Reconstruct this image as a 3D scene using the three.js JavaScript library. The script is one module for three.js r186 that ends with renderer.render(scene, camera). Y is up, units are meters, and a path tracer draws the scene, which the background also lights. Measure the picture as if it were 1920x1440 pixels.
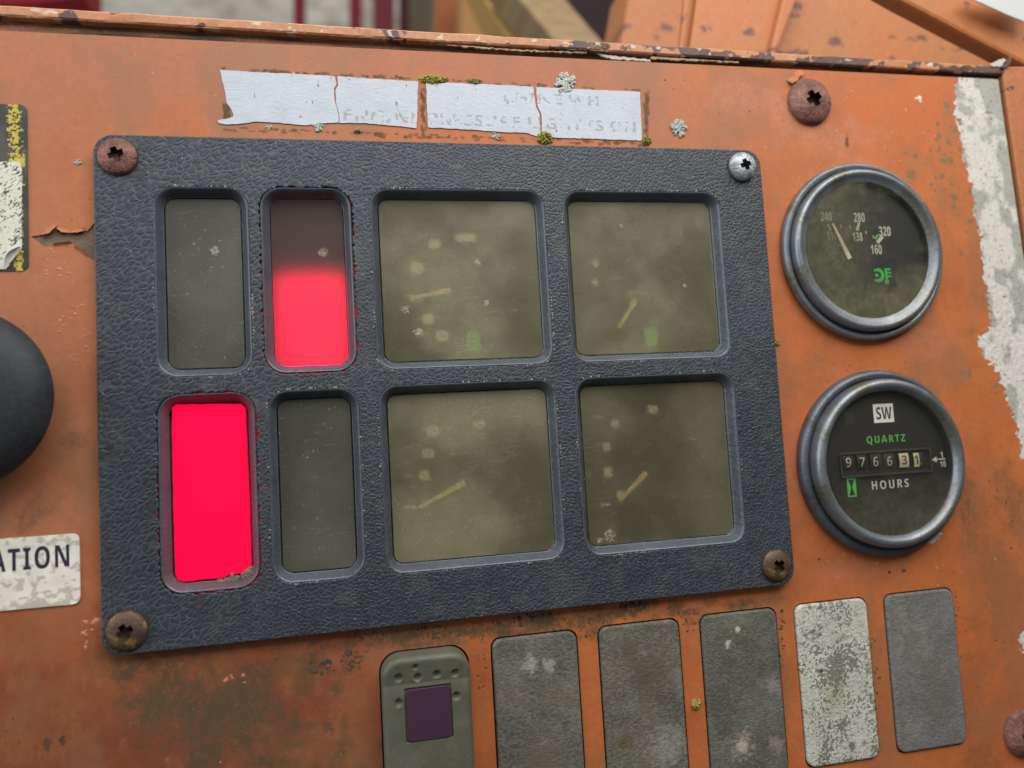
import * as THREE from 'three';
import { mergeGeometries, toCreasedNormals, mergeVertices } from 'three/addons/utils/BufferGeometryUtils.js';
import { RoundedBoxGeometry } from 'three/addons/geometries/RoundedBoxGeometry.js';
import { RectAreaLightUniformsLib } from 'three/addons/lights/RectAreaLightUniformsLib.js';
import { Brush, Evaluator, SUBTRACTION } from 'three-bvh-csg';

// ---------------------------------------------------------------- camera, light, exposure
const scene = new THREE.Scene();
const renderer = new THREE.WebGLRenderer({ antialias: true });
renderer.toneMapping = THREE.LinearToneMapping;
renderer.toneMappingExposure = 1.0;
renderer.shadowMap.enabled = true;
RectAreaLightUniformsLib.init();

// The panel's face is the plane z = 0 with the instrument cluster at the origin; all lengths below are millimetres, scaled to metres.
const S = 0.001;
const FOCAL = 1413.08;                                       // in pixels of the 1920 x 1440 photograph
const ROT = [[0.97813612, -0.05737629, 0.19989419], [0.04145981, 0.99569315, 0.08292305], [-0.2037911, -0.07282245, 0.97630225]];
const EYE = [-32.651, -19.624, 221.293];
const camera = new THREE.PerspectiveCamera(2 * Math.atan(720 / FOCAL) * 180 / Math.PI, 4 / 3, 0.01, 60);
camera.position.set(EYE[0] * S, EYE[1] * S, EYE[2] * S);
camera.quaternion.setFromRotationMatrix(new THREE.Matrix4().set(
  ROT[0][0], ROT[1][0], ROT[2][0], 0, ROT[0][1], ROT[1][1], ROT[2][1], 0, ROT[0][2], ROT[1][2], ROT[2][2], 0, 0, 0, 0, 1));
camera.focus = 0.225;
camera.userData.fStop = 7.5;
scene.add(camera);

scene.background = new THREE.Color().setRGB(0.085, 0.085, 0.087);   // the dim even light of the shelter
function areaLight(name, color, intensity, w, h, at, to) {
  const l = new THREE.RectAreaLight(color, intensity, w, h);
  l.name = name; l.position.set(...at); l.lookAt(...to); scene.add(l); return l;
}
areaLight('key_area_light', new THREE.Color().setRGB(0.93, 0.97, 1.0), 6.4, 0.6, 0.4, [0.07, 0.42, 0.34], [0.04, 0.02, 0]);  // added lamp for daylight from above, set close so it falls off downwards
areaLight('left_opening', new THREE.Color().setRGB(0.88, 0.95, 1.0), 3.9, 0.7, 0.8, [-0.85, 0.3, 0.24], [0.0, 0.02, 0]);
areaLight('right_fill_light', new THREE.Color().setRGB(1.0, 0.9, 0.78), 3.6, 0.5, 0.4, [0.62, 0.62, 0.42], [0.1, 0.0, 0]);  // added warm fill lamp that brightens the right side of the panel
areaLight('yard_fill_light', new THREE.Color().setRGB(1.0, 0.98, 0.95), 4.5, 3.0, 2.0, [-0.3, 3.6, -1.2], [0.0, 1.2, -2.6]);  // added lamp over the yard, brightens the wall the key does not reach

// ---------------------------------------------------------------- helpers
function ray(u, v) {
  const a = u - 960, b = 720 - v, c = -FOCAL;
  return [0, 1, 2].map((k) => ROT[0][k] * a + ROT[1][k] * b + ROT[2][k] * c);
}
function px(u, v, z = 0) { const d = ray(u, v), k = (z - EYE[2]) / d[2]; return [EYE[0] + k * d[0], EYE[1] + k * d[1], z]; }

function rng(seed) { let s = seed >>> 0; return () => { s = (s + 0x6D2B79F5) | 0; let t = Math.imul(s ^ (s >>> 15), 1 | s); t = (t + Math.imul(t ^ (t >>> 7), 61 | t)) ^ t; return ((t ^ (t >>> 14)) >>> 0) / 4294967296; }; }
function hash2(x, y, s) { let h = Math.imul(x, 374761393) + Math.imul(y, 668265263) + Math.imul(s, 1274126177) | 0; h = Math.imul(h ^ (h >>> 13), 1274126177); return ((h ^ (h >>> 16)) >>> 0) / 4294967296; }
function vnoise(x, y, s = 0) {
  const xi = Math.floor(x), yi = Math.floor(y), fx = x - xi, fy = y - yi, u = fx * fx * (3 - 2 * fx), v = fy * fy * (3 - 2 * fy);
  const a = hash2(xi, yi, s), b = hash2(xi + 1, yi, s), c = hash2(xi, yi + 1, s), d = hash2(xi + 1, yi + 1, s);
  return a + (b - a) * u + (c - a) * v + (a - b - c + d) * u * v;
}
function fbm(x, y, s = 0, o = 4) { let t = 0, a = 0.5, n = 0; for (let i = 0; i < o; i++) { t += a * vnoise(x, y, s + i * 17); n += a; a *= 0.5; x = x * 2.03 + 3.1; y = y * 2.03 + 1.7; } return t / n; }
const clamp = (x, a = 0, b = 1) => Math.min(b, Math.max(a, x));
const sstep = (a, b, x) => { const t = clamp((x - a) / (b - a)); return t * t * (3 - 2 * t); };
const lerp = (a, b, t) => a + (b - a) * t;
const mix3 = (a, b, t) => [lerp(a[0], b[0], t), lerp(a[1], b[1], t), lerp(a[2], b[2], t)];
const toS = (x) => { x = clamp(x); return 255 * (x <= 0.0031308 ? 12.92 * x : 1.055 * Math.pow(x, 1 / 2.4) - 0.055); };

function dataTex(w, h, rgba, srgb) {
  const t = new THREE.DataTexture(rgba, w, h, THREE.RGBAFormat);
  t.magFilter = THREE.LinearFilter; t.minFilter = THREE.LinearMipmapLinearFilter; t.generateMipmaps = true;
  t.wrapS = t.wrapT = THREE.ClampToEdgeWrapping;
  if (srgb) t.colorSpace = THREE.SRGBColorSpace;
  t.needsUpdate = true; return t;
}
// A texture over the rectangle x0..x0+w, y0..y0+h (mm); fn(x, y) returns { c: linear rgb, h: height 0..1, r: roughness }
function surfTex(x0, y0, w, h, W, H, fn, want = 'ch') {
  let rs = 0;
  const C = want.includes('c') && new Uint8Array(W * H * 4), B = want.includes('h') && new Uint8Array(W * H * 4), R = want.includes('r') && new Uint8Array(W * H * 4);
  for (let j = 0; j < H; j++) for (let i = 0; i < W; i++) {
    const o = fn(x0 + (i + 0.5) / W * w, y0 + (j + 0.5) / H * h), k = (j * W + i) * 4; rs += o.r;
    if (C) { C[k] = toS(o.c[0]); C[k + 1] = toS(o.c[1]); C[k + 2] = toS(o.c[2]); C[k + 3] = 255; }
    if (B) { B[k] = B[k + 1] = B[k + 2] = 255 * clamp(o.h); B[k + 3] = 255; }
    if (R) { R[k] = 255; R[k + 1] = 255 * clamp(o.r); R[k + 2] = 0; R[k + 3] = 255; }
  }
  const out = { roughness: R ? 1 : rs / (W * H) };
  if (C) out.map = dataTex(W, H, C, true); if (B) out.bumpMap = dataTex(W, H, B); if (R) out.roughnessMap = dataTex(W, H, R);
  return out;
}
function planarUV(g, x0, y0, w, h) {
  const p = g.attributes.position, uv = new Float32Array(p.count * 2);
  for (let i = 0; i < p.count; i++) { uv[2 * i] = (p.getX(i) - x0) / w; uv[2 * i + 1] = (p.getY(i) - y0) / h; }
  g.setAttribute('uv', new THREE.BufferAttribute(uv, 2)); return g;
}
function rgb(r, g, b) { return new THREE.Color().setRGB(r, g, b); }
function std(c, rough = 0.6, extra = {}) { return new THREE.MeshStandardMaterial({ color: rgb(...c), roughness: rough, ...extra }); }
function phys(c, rough = 0.6, extra = {}) { return new THREE.MeshPhysicalMaterial({ color: rgb(...c), roughness: rough, ...extra }); }

const taken = {};
function numbered(n) { taken[n] = (taken[n] ?? -1) + 1; return taken[n] ? `${n}_${String(taken[n]).padStart(3, '0')}` : n; }
function thing(name, label, category, [x, y, z] = [0, 0, 0], group, kind) {
  const o = new THREE.Group(); o.name = numbered(name); o.position.set(x * S, y * S, z * S);
  o.userData = { label, category }; if (group) o.userData.group = group; if (kind) o.userData.kind = kind;
  scene.add(o); return o;
}
// geometry in mm -> a named mesh under parent
function part(name, geo, mat, parent, at, label) {
  const g = geo.clone(); g.scale(S, S, S);
  const m = new THREE.Mesh(g, mat); m.name = name; m.castShadow = m.receiveShadow = true;
  if (at) m.position.set(at[0] * S, at[1] * S, at[2] * S);
  if (label) m.userData.label = label;
  parent.add(m); return m;
}
function solo(name, label, category, geo, mat, at = [0, 0, 0], group) {
  const m = part(numbered(name), geo, mat, scene, at); m.userData = { label, category }; if (group) m.userData.group = group; return m;
}
function rrShape(w, h, r, cx = 0, cy = 0, T = THREE.Shape) {
  const s = new T(), x0 = cx - w / 2, x1 = cx + w / 2, y0 = cy - h / 2, y1 = cy + h / 2;
  s.moveTo(x0 + r, y0); s.lineTo(x1 - r, y0); s.absarc(x1 - r, y0 + r, r, -Math.PI / 2, 0, false); s.lineTo(x1, y1 - r); s.absarc(x1 - r, y1 - r, r, 0, Math.PI / 2, false);
  s.lineTo(x0 + r, y1); s.absarc(x0 + r, y1 - r, r, Math.PI / 2, Math.PI, false); s.lineTo(x0, y0 + r); s.absarc(x0 + r, y0 + r, r, Math.PI, 1.5 * Math.PI, false); return s;
}
function rrPoints(w, h, r, cs = 8, ss = 1) {
  const out = [], q = [[w / 2 - r, -h / 2 + r, -Math.PI / 2], [w / 2 - r, h / 2 - r, 0], [-w / 2 + r, h / 2 - r, Math.PI / 2], [-w / 2 + r, -h / 2 + r, Math.PI]];
  for (let k = 0; k < 4; k++) {
    const [cx, cy, a0] = q[k];
    for (let i = 0; i <= cs; i++) { const a = a0 + i / cs * Math.PI / 2; out.push([cx + r * Math.cos(a), cy + r * Math.sin(a)]); }
    const [a, b] = out[out.length - 1], n = q[(k + 1) % 4], ex = n[0] + r * Math.cos(n[2]), ey = n[1] + r * Math.sin(n[2]);
    for (let i = 1; i < ss; i++) out.push([lerp(a, ex, i / ss), lerp(b, ey, i / ss)]);
  }
  return out;
}
// rings of rounded rectangles: profile of [inset, z]
function ringLoft(w, h, r, profile, cap = false) {
  const pos = [], idx = []; let n = 0;
  profile.forEach(([ins, z]) => { const p = rrPoints(w - 2 * ins, h - 2 * ins, Math.max(0.6, r - ins)); n = p.length; p.forEach(([x, y]) => pos.push(x, y, z)); });
  for (let k = 0; k + 1 < profile.length; k++) for (let i = 0; i < n; i++) { const a = k * n + i, b = k * n + (i + 1) % n, c = a + n, d = b + n; idx.push(a, b, d, a, d, c); }
  if (cap) { const k0 = (profile.length - 1) * n, c = pos.length / 3; pos.push(0, 0, profile[profile.length - 1][1]); for (let i = 0; i < n; i++) idx.push(k0 + i, k0 + (i + 1) % n, c); }
  const g = new THREE.BufferGeometry(); g.setAttribute('position', new THREE.Float32BufferAttribute(pos, 3)); g.setIndex(idx);
  return toCreasedNormals(g, 0.75);
}
function lathe(points, seg = 64) { const g = new THREE.LatheGeometry(points.map(([r, z]) => new THREE.Vector2(r, z)), seg); g.rotateX(Math.PI / 2); return toCreasedNormals(g.index ? g.toNonIndexed() : g, 0.7); }
function extrude(shape, depth, bevel = 0, z0 = 0, cs = 12) {
  const g = new THREE.ExtrudeGeometry(shape, { depth: depth - 2 * bevel, bevelEnabled: bevel > 0, bevelThickness: bevel, bevelSize: bevel, bevelOffset: -bevel, bevelSegments: 2, curveSegments: cs });
  g.translate(0, 0, z0 + bevel); return g;
}
function polyShape(pts, T = THREE.Shape) { const s = new T(); pts.forEach(([x, y], i) => (i ? s.lineTo(x, y) : s.moveTo(x, y))); s.closePath(); return s; }
function box(w, h, d, x = 0, y = 0, z = 0) { const g = new THREE.BoxGeometry(w, h, d); g.translate(x, y, z); return g; }
// jagged outline: subdivide and disturb
function jag(pts, step, amp, seed) {
  const r = rng(seed), out = [];
  pts.forEach((a, i) => { const b = pts[(i + 1) % pts.length], n = Math.max(1, Math.round(Math.hypot(b[0] - a[0], b[1] - a[1]) / step)), L = Math.hypot(b[0] - a[0], b[1] - a[1]) || 1, nx = -(b[1] - a[1]) / L, ny = (b[0] - a[0]) / L;
    for (let k = 0; k < n; k++) { const t = k / n, d = k ? (r() - 0.5) * 2 * amp : 0; out.push([lerp(a[0], b[0], t) + nx * d, lerp(a[1], b[1], t) + ny * d]); } });
  return out;
}
function canvas(w, h) { const c = document.createElement('canvas'); c.width = w; c.height = h; return c; }
function canvasTex(c) { const t = new THREE.CanvasTexture(c); t.colorSpace = THREE.SRGBColorSpace; t.magFilter = THREE.LinearFilter; return t; }

// ---------------------------------------------------------------- the painted panel
const PX0 = -150, PY0 = -150, PW = 360, PH = 252, TW = 2048, TH = 1434;
function maskOf(draw) {                                        // polygons in mm rasterised at half size
  const w = TW / 2, h = TH / 2, c = canvas(w, h), g = c.getContext('2d');
  g.fillStyle = '#000'; g.fillRect(0, 0, w, h); g.fillStyle = '#fff'; g.strokeStyle = '#fff';
  draw(g, (x, y) => [(x - PX0) / PW * w, h - (y - PY0) / PH * h]);
  const d = g.getImageData(0, 0, w, h).data, out = new Float32Array(w * h);
  for (let i = 0; i < w * h; i++) out[i] = d[i * 4] / 255;
  return (x, y) => { const fx = clamp((x - PX0) / PW * w - 0.5, 0, w - 2), fy = clamp(h - (y - PY0) / PH * h - 0.5, 0, h - 2), i = Math.floor(fx), j = Math.floor(fy), a = fx - i, b = fy - j, k = j * w + i; return (out[k] * (1 - a) + out[k + 1] * a) * (1 - b) + (out[k + w] * (1 - a) + out[k + w + 1] * a) * b; };
}
function fillPx(g, to, pts) { g.beginPath(); pts.forEach(([u, v], i) => { const p = px(u, v), q = to(p[0], p[1]); i ? g.lineTo(...q) : g.moveTo(...q); }); g.closePath(); g.fill(); }
const creamMask = maskOf((g, to) => { g.filter = 'blur(2px)'; fillPx(g, to, [[1800, 140], [1790, 165], [1788, 205], [1800, 255], [1806, 300], [1822, 345], [1829, 400], [1838, 450], [1846, 520], [1855, 570], [1857, 612], [1842, 630], [1832, 642], [1846, 668], [1866, 694], [1880, 720], [1892, 760], [1906, 800], [1915, 860], [1960, 900], [1985, 500], [1915, 140]]);
  fillPx(g, to, [[1918, 1180], [1912, 1210], [1930, 1230], [1940, 1180]]); fillPx(g, to, [[1745, 1000], [1735, 1026], [1750, 1016], [1766, 1003], [1770, 992]]); });
// patches of matter in photograph pixels: [u, v, radius u, radius v, kind, strength, raggedness]
const patches = [
  // greenish grime and worn brown on the lower left
  [400, 1330, 120, 60, 'grime', 1.0, 0.9], [335, 1290, 70, 60, 'grime', 0.9, 0.9], [470, 1320, 70, 90, 'grime', 0.9, 0.9], [400, 1400, 60, 70, 'grime', 0.8, 1.0], [240, 1245, 90, 50, 'grime', 0.55, 1.0], [520, 1235, 80, 40, 'grime', 0.5, 1.1],
  [560, 1260, 60, 40, 'wornbrown', 0.6, 1.0], [650, 1330, 70, 60, 'wornbrown', 0.55, 1.1], [590, 1410, 90, 50, 'grime', 0.5, 1.1], [690, 1420, 40, 60, 'grime', 0.5, 1.1],
  [120, 1330, 130, 60, 'wornbrown', 0.4, 1.2], [60, 960, 50, 40, 'grime', 0.45, 1.1], [150, 830, 30, 18, 'grime', 0.5, 1.0],
  [380, 1350, 190, 90, 'grime', 0.75, 1.0], [330, 1260, 110, 40, 'grime', 0.6, 1.1], [60, 1400, 120, 60, 'wornbrown', 0.6, 1.2], [90, 1180, 90, 60, 'wornbrown', 0.6, 1.2], [600, 1400, 120, 60, 'wornbrown', 0.6, 1.1], [130, 900, 60, 70, 'wornbrown', 0.5, 1.2], [120, 760, 22, 90, 'wornbrown', 0.5, 1.0],
  [1600, 1060, 160, 40, 'wornbrown', 0.35, 1.2], [1890, 930, 40, 80, 'grime', 0.45, 1.1], [1500, 900, 24, 120, 'wornbrown', 0.3, 1.2],
  // along the foot of the cluster
  [800, 1190, 60, 26, 'grime', 0.6, 1.2], [1010, 1170, 90, 22, 'grime', 0.6, 1.2], [1110, 1165, 40, 40, 'grime', 0.6, 1.1], [1190, 1135, 40, 16, 'grime', 0.8, 1.1],
  // right hand side
  [1530, 690, 70, 60, 'wornbrown', 0.55, 1.1], [1475, 760, 30, 60, 'wornbrown', 0.35, 1.1], [1820, 980, 30, 90, 'wornbrown', 0.7, 1.0], [1850, 1150, 60, 120, 'wornbrown', 0.5, 1.2], [1810, 930, 20, 50, 'grime', 0.5, 1.0], [1880, 1050, 40, 160, 'wornbrown', 0.45, 1.2], [1840, 1330, 60, 90, 'wornbrown', 0.45, 1.2],
  [1700, 640, 60, 20, 'wornbrown', 0.4, 1.2], [1470, 1120, 30, 16, 'wornbrown', 0.5, 1.1], [1850, 1420, 60, 40, 'grime', 0.35, 1.2],
  [1560, 1010, 50, 60, 'wornbrown', 0.25, 1.2], [1625, 220, 60, 60, 'bright', 0.7, 1.0], [1720, 240, 60, 70, 'bright', 0.6, 1.0], [1590, 260, 80, 50, 'faded', 0.8, 1.0], [1480, 220, 70, 60, 'faded', 0.7, 1.0], [1380, 180, 80, 40, 'faded', 0.6, 1.0], [1740, 640, 60, 40, 'faded', 0.5, 1.0], [1490, 880, 16, 120, 'faded', 0.5, 1.0], [1600, 1080, 120, 24, 'faded', 0.5, 1.0], [1480, 640, 30, 70, 'bright', 0.5, 1.0],
  [1640, 660, 120, 26, 'bright', 0.5, 1.0],
];
for (const [u, v, r] of [[1708, 328, 9], [1746, 345, 4], [1756, 262, 4], [1760, 255, 5], [1780, 268, 6], [1790, 245, 5], [1782, 300, 7], [1770, 302, 5], [1765, 300, 4], [1785, 345, 5], [1790, 370, 7], [1788, 385, 6], [1820, 415, 6], [1818, 360, 5], [1803, 475, 6], [1822, 622, 5], [1757, 232, 4], [1697, 286, 4], [1716, 292, 5], [1744, 282, 3], [1813, 435, 3], [1800, 280, 4], [1775, 198, 5], [1766, 330, 5], [1843, 560, 3]]) patches.push([u, v, r, r * 1.1, 'spot', 0.85, 0.5]);
const rP = rng(71);
function cluster(u, v, ru, rv, n, kind, smin, smax) { for (let i = 0; i < n; i++) { const a = rP() * 6.283, d = Math.sqrt(rP()), s = lerp(smin, smax, rP() * rP()); patches.push([u + ru * d * Math.cos(a), v + rv * d * Math.sin(a), s * (0.7 + rP() * 0.8), s * (0.7 + rP() * 0.8), kind, 0.6 + 0.4 * rP(), 0.7]); } }
cluster(600, 1250, 30, 14, 110, 'black', 0.8, 3.2); cluster(660, 1238, 20, 20, 100, 'black', 0.8, 3.4); cluster(640, 1225, 60, 20, 40, 'black', 1, 3);
cluster(820, 1185, 50, 12, 50, 'black', 1, 4); cluster(980, 1165, 60, 10, 50, 'black', 1, 4); cluster(1020, 1158, 30, 9, 40, 'black', 1, 4.5); cluster(1185, 1136, 26, 12, 46, 'black', 1.5, 5); cluster(1110, 1170, 26, 26, 40, 'black', 1, 3); cluster(700, 1190, 60, 10, 50, 'black', 1, 3);
cluster(1120, 1150, 200, 14, 80, 'black', 0.8, 2.4); cluster(1465, 1200, 8, 60, 40, 'black', 1, 3); cluster(905, 1250, 10, 60, 24, 'black', 1, 3); cluster(1290, 1165, 20, 20, 24, 'black', 1, 3); cluster(1640, 1260, 14, 90, 34, 'black', 1, 2.6); cluster(1790, 1160, 12, 60, 20, 'black', 1, 2.4);
cluster(400, 1300, 220, 110, 90, 'black', 0.6, 1.8); cluster(1850, 1100, 70, 250, 70, 'black', 0.6, 2.0); cluster(130, 300, 60, 120, 14, 'black', 0.6, 2.2); cluster(90, 600, 70, 200, 20, 'black', 0.6, 1.6); cluster(1300, 200, 200, 60, 22, 'black', 0.6, 2); cluster(1600, 700, 150, 40, 30, 'black', 0.6, 1.8);
cluster(1780, 320, 30, 130, 60, 'spot', 1, 4); cluster(1750, 260, 50, 100, 30, 'spot', 1, 2.5); cluster(500, 1380, 300, 60, 24, 'pale', 0.6, 1.5); cluster(1700, 1050, 180, 60, 30, 'pale', 0.6, 1.4); cluster(60, 1380, 60, 40, 10, 'black', 1, 4);
cluster(1600, 300, 200, 140, 60, 'pale', 0.6, 1.4); cluster(300, 170, 300, 80, 24, 'pale', 0.6, 1.4); cluster(165, 1190, 12, 34, 14, 'blister', 1.5, 4); cluster(120, 480, 40, 60, 22, 'blister', 1.5, 4); cluster(150, 620, 40, 60, 40, 'blister', 1, 3);
cluster(440, 1275, 30, 10, 6, 'blister', 2, 5); cluster(1590, 180, 8, 20, 4, 'blister', 1, 3); cluster(1722, 184, 4, 10, 3, 'paleflake', 3, 5); cluster(1660, 279, 3, 3, 2, 'blister', 2, 4); cluster(1800, 700, 20, 20, 3, 'spot', 2, 6); cluster(1870, 730, 14, 8, 4, 'spot', 2, 6);
patches.push([180, 1165, 9, 7, 'blister', 1, 0.3], [156, 1187, 6, 4, 'blister', 1, 0.3], [1695, 1070, 6, 5, 'black', 0.8, 0.6], [1536, 1048, 3, 3, 'black', 1, 0.4], [1668, 1073, 3, 3, 'black', 1, 0.4], [1588, 267, 4, 12, 'grime', 0.9, 0.5], [88, 1395, 7, 14, 'black', 0.6, 0.6], [117, 1388, 7, 10, 'black', 0.85, 0.6]);
for (let i = 0; i < 90; i++) { const u = 560 + rP() * 900, v = 1216 - (u - 500) * 0.105 + rP() * rP() * 60; patches.push([u, v, 8 + rP() * 26, 4 + rP() * 12, 'grime', 0.3 + 0.45 * rP(), 1.1]); }
for (let i = 0; i < 60; i++) patches.push([230 + rP() * 420, 1250 + rP() * 190, 8 + rP() * 36, 6 + rP() * 26, 'grime', 0.25 + 0.4 * rP(), 1.1]);
// grime caught along the old decal outlines at the top
for (let i = 0; i < 150; i++) { const t = rP(), u = 410 + t * 800, top = 127 + (u - 410) * 0.052, bot = 238 + (u - 410) * 0.036; patches.push([u, rP() < 0.45 ? top + rP() * 4 : bot + rP() * 7, 3 + rP() * 7, 1.2 + rP() * 2.4, 'grime', 0.5 + 0.4 * rP(), 0.9]); }
for (let i = 0; i < 34; i++) patches.push([1208 + rP() * 8, 175 + rP() * 80, 2 + rP() * 2, 3 + rP() * 7, 'grime', 0.4 + 0.3 * rP(), 0.9], [425 + (rP() - 0.5) * 12, 195 + rP() * 30, 3, 5, 'grime', 0.7, 0.9], [790 + rP() * 8, 160 + rP() * 90, 2.5, 6, 'grime', 0.6, 0.9]);
const KIND = { grime: [0.085, 0.05, 0.018], wornbrown: [0.26, 0.092, 0.03], bright: [0.5, 0.115, 0.022], faded: [0.46, 0.15, 0.07], spot: [0.19, 0.115, 0.05], black: [0.03, 0.028, 0.022], pale: [0.6, 0.38, 0.22], blister: [0.52, 0.19, 0.1], paleflake: [0.62, 0.55, 0.42] };
function panelTexture() {
  const n = TW * TH, col = new Float32Array(n * 3), hgt = new Float32Array(n), rough = new Float32Array(n);
  const A = [0.45, 0.12, 0.028], B = [0.37, 0.125, 0.052], D = [0.19, 0.04, 0.013];
  for (let j = 0; j < TH; j++) for (let i = 0; i < TW; i++) {
    const x = PX0 + (i + 0.5) / TW * PW, y = PY0 + (j + 0.5) / TH * PH, k = j * TW + i;
    const big = fbm(x / 46, y / 46, 3, 4), mid = fbm(x / 11, y / 11, 9, 4), fine = fbm(x / 1.3, y / 1.3, 21, 3);
    const wx = x + (big - 0.5) * 90, wy = y + (mid - 0.5) * 40 + (big - 0.5) * 40;
    const faded = Math.max(sstep(-70, -115, wx) * sstep(-75, -30, wy), sstep(62, 82, wy) * sstep(130, 60, wx)) * (0.55 + 0.6 * mid);
    const deep = sstep(-30, -90, wy) * sstep(20, -70, wx) * (0.6 + 0.7 * mid);
    let c = mix3(A, B, clamp(faded * 1.1)); c = mix3(c, D, clamp(deep));
    const m = 0.72 + 0.5 * (0.6 * mid + 0.4 * fine); c = [c[0] * m, c[1] * m * (0.93 + 0.14 * big), c[2] * m];
    const scuff = sstep(0.63, 0.75, fbm(x / 2.4, y / 5.5, 31, 4)) * 0.28; c = mix3(c, [0.3, 0.115, 0.045], scuff);
    const film = sstep(0.5, 0.68, fbm(x / 13, y / 20, 77, 6)) * 0.45; c = mix3(c, [0.24, 0.11, 0.05], film);
    let h = 0.5 + (fbm(x / 0.9, y / 0.9, 41, 2) - 0.5) * 0.1 + (mid - 0.5) * 0.14, r = 0.5 + 0.22 * mid + 0.1 * fine;
    const cm = creamMask(x + (fbm(x / 1.1, y / 1.1, 51, 3) - 0.5) * 4.4, y + (fbm(x / 1.1, y / 1.1, 61, 3) - 0.5) * 4.4);
    if (cm > 0.02) {
      const e = sstep(0.42, 0.58, cm), dark = sstep(0.52, 0.68, fbm(x / 5, y / 7, 81, 5) + 0.22 * sstep(4, 0, Math.abs(x - (198.5 + (97 - y) * 0.04)) - 6 + (y < 45 ? 4 : 0))), pit = sstep(0.72, 0.78, fbm(x / 0.8, y / 0.8, 91, 3)), rgh = sstep(36, 20, y);  // dark: blotches, plus painted shade in a strip along the right edge
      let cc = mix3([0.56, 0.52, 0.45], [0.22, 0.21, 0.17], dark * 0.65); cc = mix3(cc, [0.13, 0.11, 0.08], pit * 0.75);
      const g = 0.86 + 0.28 * fbm(x / 0.6, y / 0.6, 95, 2) ; cc = cc.map((q) => q * g);
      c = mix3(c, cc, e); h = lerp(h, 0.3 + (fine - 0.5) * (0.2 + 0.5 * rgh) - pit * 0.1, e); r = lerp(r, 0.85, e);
      const lip = Math.exp(-Math.pow((cm - 0.4) / 0.1, 2)); h += lip * 0.12; c = mix3(c, [0.5, 0.1, 0.05], lip * 0.5);
    }
    col[k * 3] = c[0]; col[k * 3 + 1] = c[1]; col[k * 3 + 2] = c[2]; hgt[k] = h; rough[k] = r;
  }
  patches.forEach(([u, v, ru, rv, kind, s, rag], q) => {
    const c0 = px(u, v), rx = Math.abs(px(u + ru, v)[0] - c0[0]), ry = Math.abs(px(u, v + rv)[1] - c0[1]), small = Math.max(rx, ry) < 2.5, kc = KIND[kind];
    const i0 = Math.max(0, Math.floor((c0[0] - rx * 2 - PX0) / PW * TW)), i1 = Math.min(TW - 1, Math.ceil((c0[0] + rx * 2 - PX0) / PW * TW)), j0 = Math.max(0, Math.floor((c0[1] - ry * 2 - PY0) / PH * TH)), j1 = Math.min(TH - 1, Math.ceil((c0[1] + ry * 2 - PY0) / PH * TH));
    for (let j = j0; j <= j1; j++) for (let i = i0; i <= i1; i++) {
      const x = PX0 + (i + 0.5) / TW * PW, y = PY0 + (j + 0.5) / TH * PH, k = j * TW + i, f = small ? 1 / 0.7 : 1 / 6;
      const d = Math.hypot((x - c0[0]) / rx, (y - c0[1]) / ry) + (fbm(x * f, y * f, 100 + q % 40, small ? 2 : 5) - 0.5) * 2 * rag;
      let w = (small ? sstep(1.15, 0.7, d) : sstep(1.25, 0.2, d)) * s; if (w <= 0) continue;
      if (!small) w *= 0.5 + 0.75 * sstep(0.3, 0.7, 0.5 * fbm(x / 1.1, y / 1.5, 7, 3) + 0.5 * fbm(x / 0.5, y / 0.7, 8, 2)) - 0.25 * sstep(0.45, 0.6, fbm(x / 2.2, y / 3, 12, 4));
      w = clamp(w);
      for (let t = 0; t < 3; t++) col[k * 3 + t] = lerp(col[k * 3 + t], kc[t], w);
      if (kind === 'blister') hgt[k] += 0.5 * sstep(1, 0.2, d); if (kind === 'black' || kind === 'grime' || kind === 'spot') rough[k] = lerp(rough[k], 0.85, w);
      if (kind === 'black') hgt[k] += 0.1 * w; if (kind === 'paleflake' || kind === 'pale') hgt[k] += 0.2 * w;
    }
  });
  const C = new Uint8Array(n * 4), B2 = new Uint8Array(n * 4), R = new Uint8Array(n * 4);
  for (let k = 0; k < n; k++) { for (let t = 0; t < 3; t++) C[k * 4 + t] = toS(col[k * 3 + t]); B2[k * 4] = B2[k * 4 + 1] = B2[k * 4 + 2] = 255 * clamp(hgt[k]); R[k * 4 + 1] = 255 * clamp(rough[k]); C[k * 4 + 3] = B2[k * 4 + 3] = R[k * 4 + 3] = 255; }
  return { map: dataTex(TW, TH, C, true), bumpMap: dataTex(TW, TH, B2), roughnessMap: dataTex(TW, TH, R) };
}
const panelMaps = panelTexture(); for (const t of Object.values(panelMaps)) t.wrapS = t.wrapT = THREE.MirroredRepeatWrapping;
const panelMat = new THREE.MeshStandardMaterial({ ...panelMaps, roughness: 1, bumpScale: 0.0004 });
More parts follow.
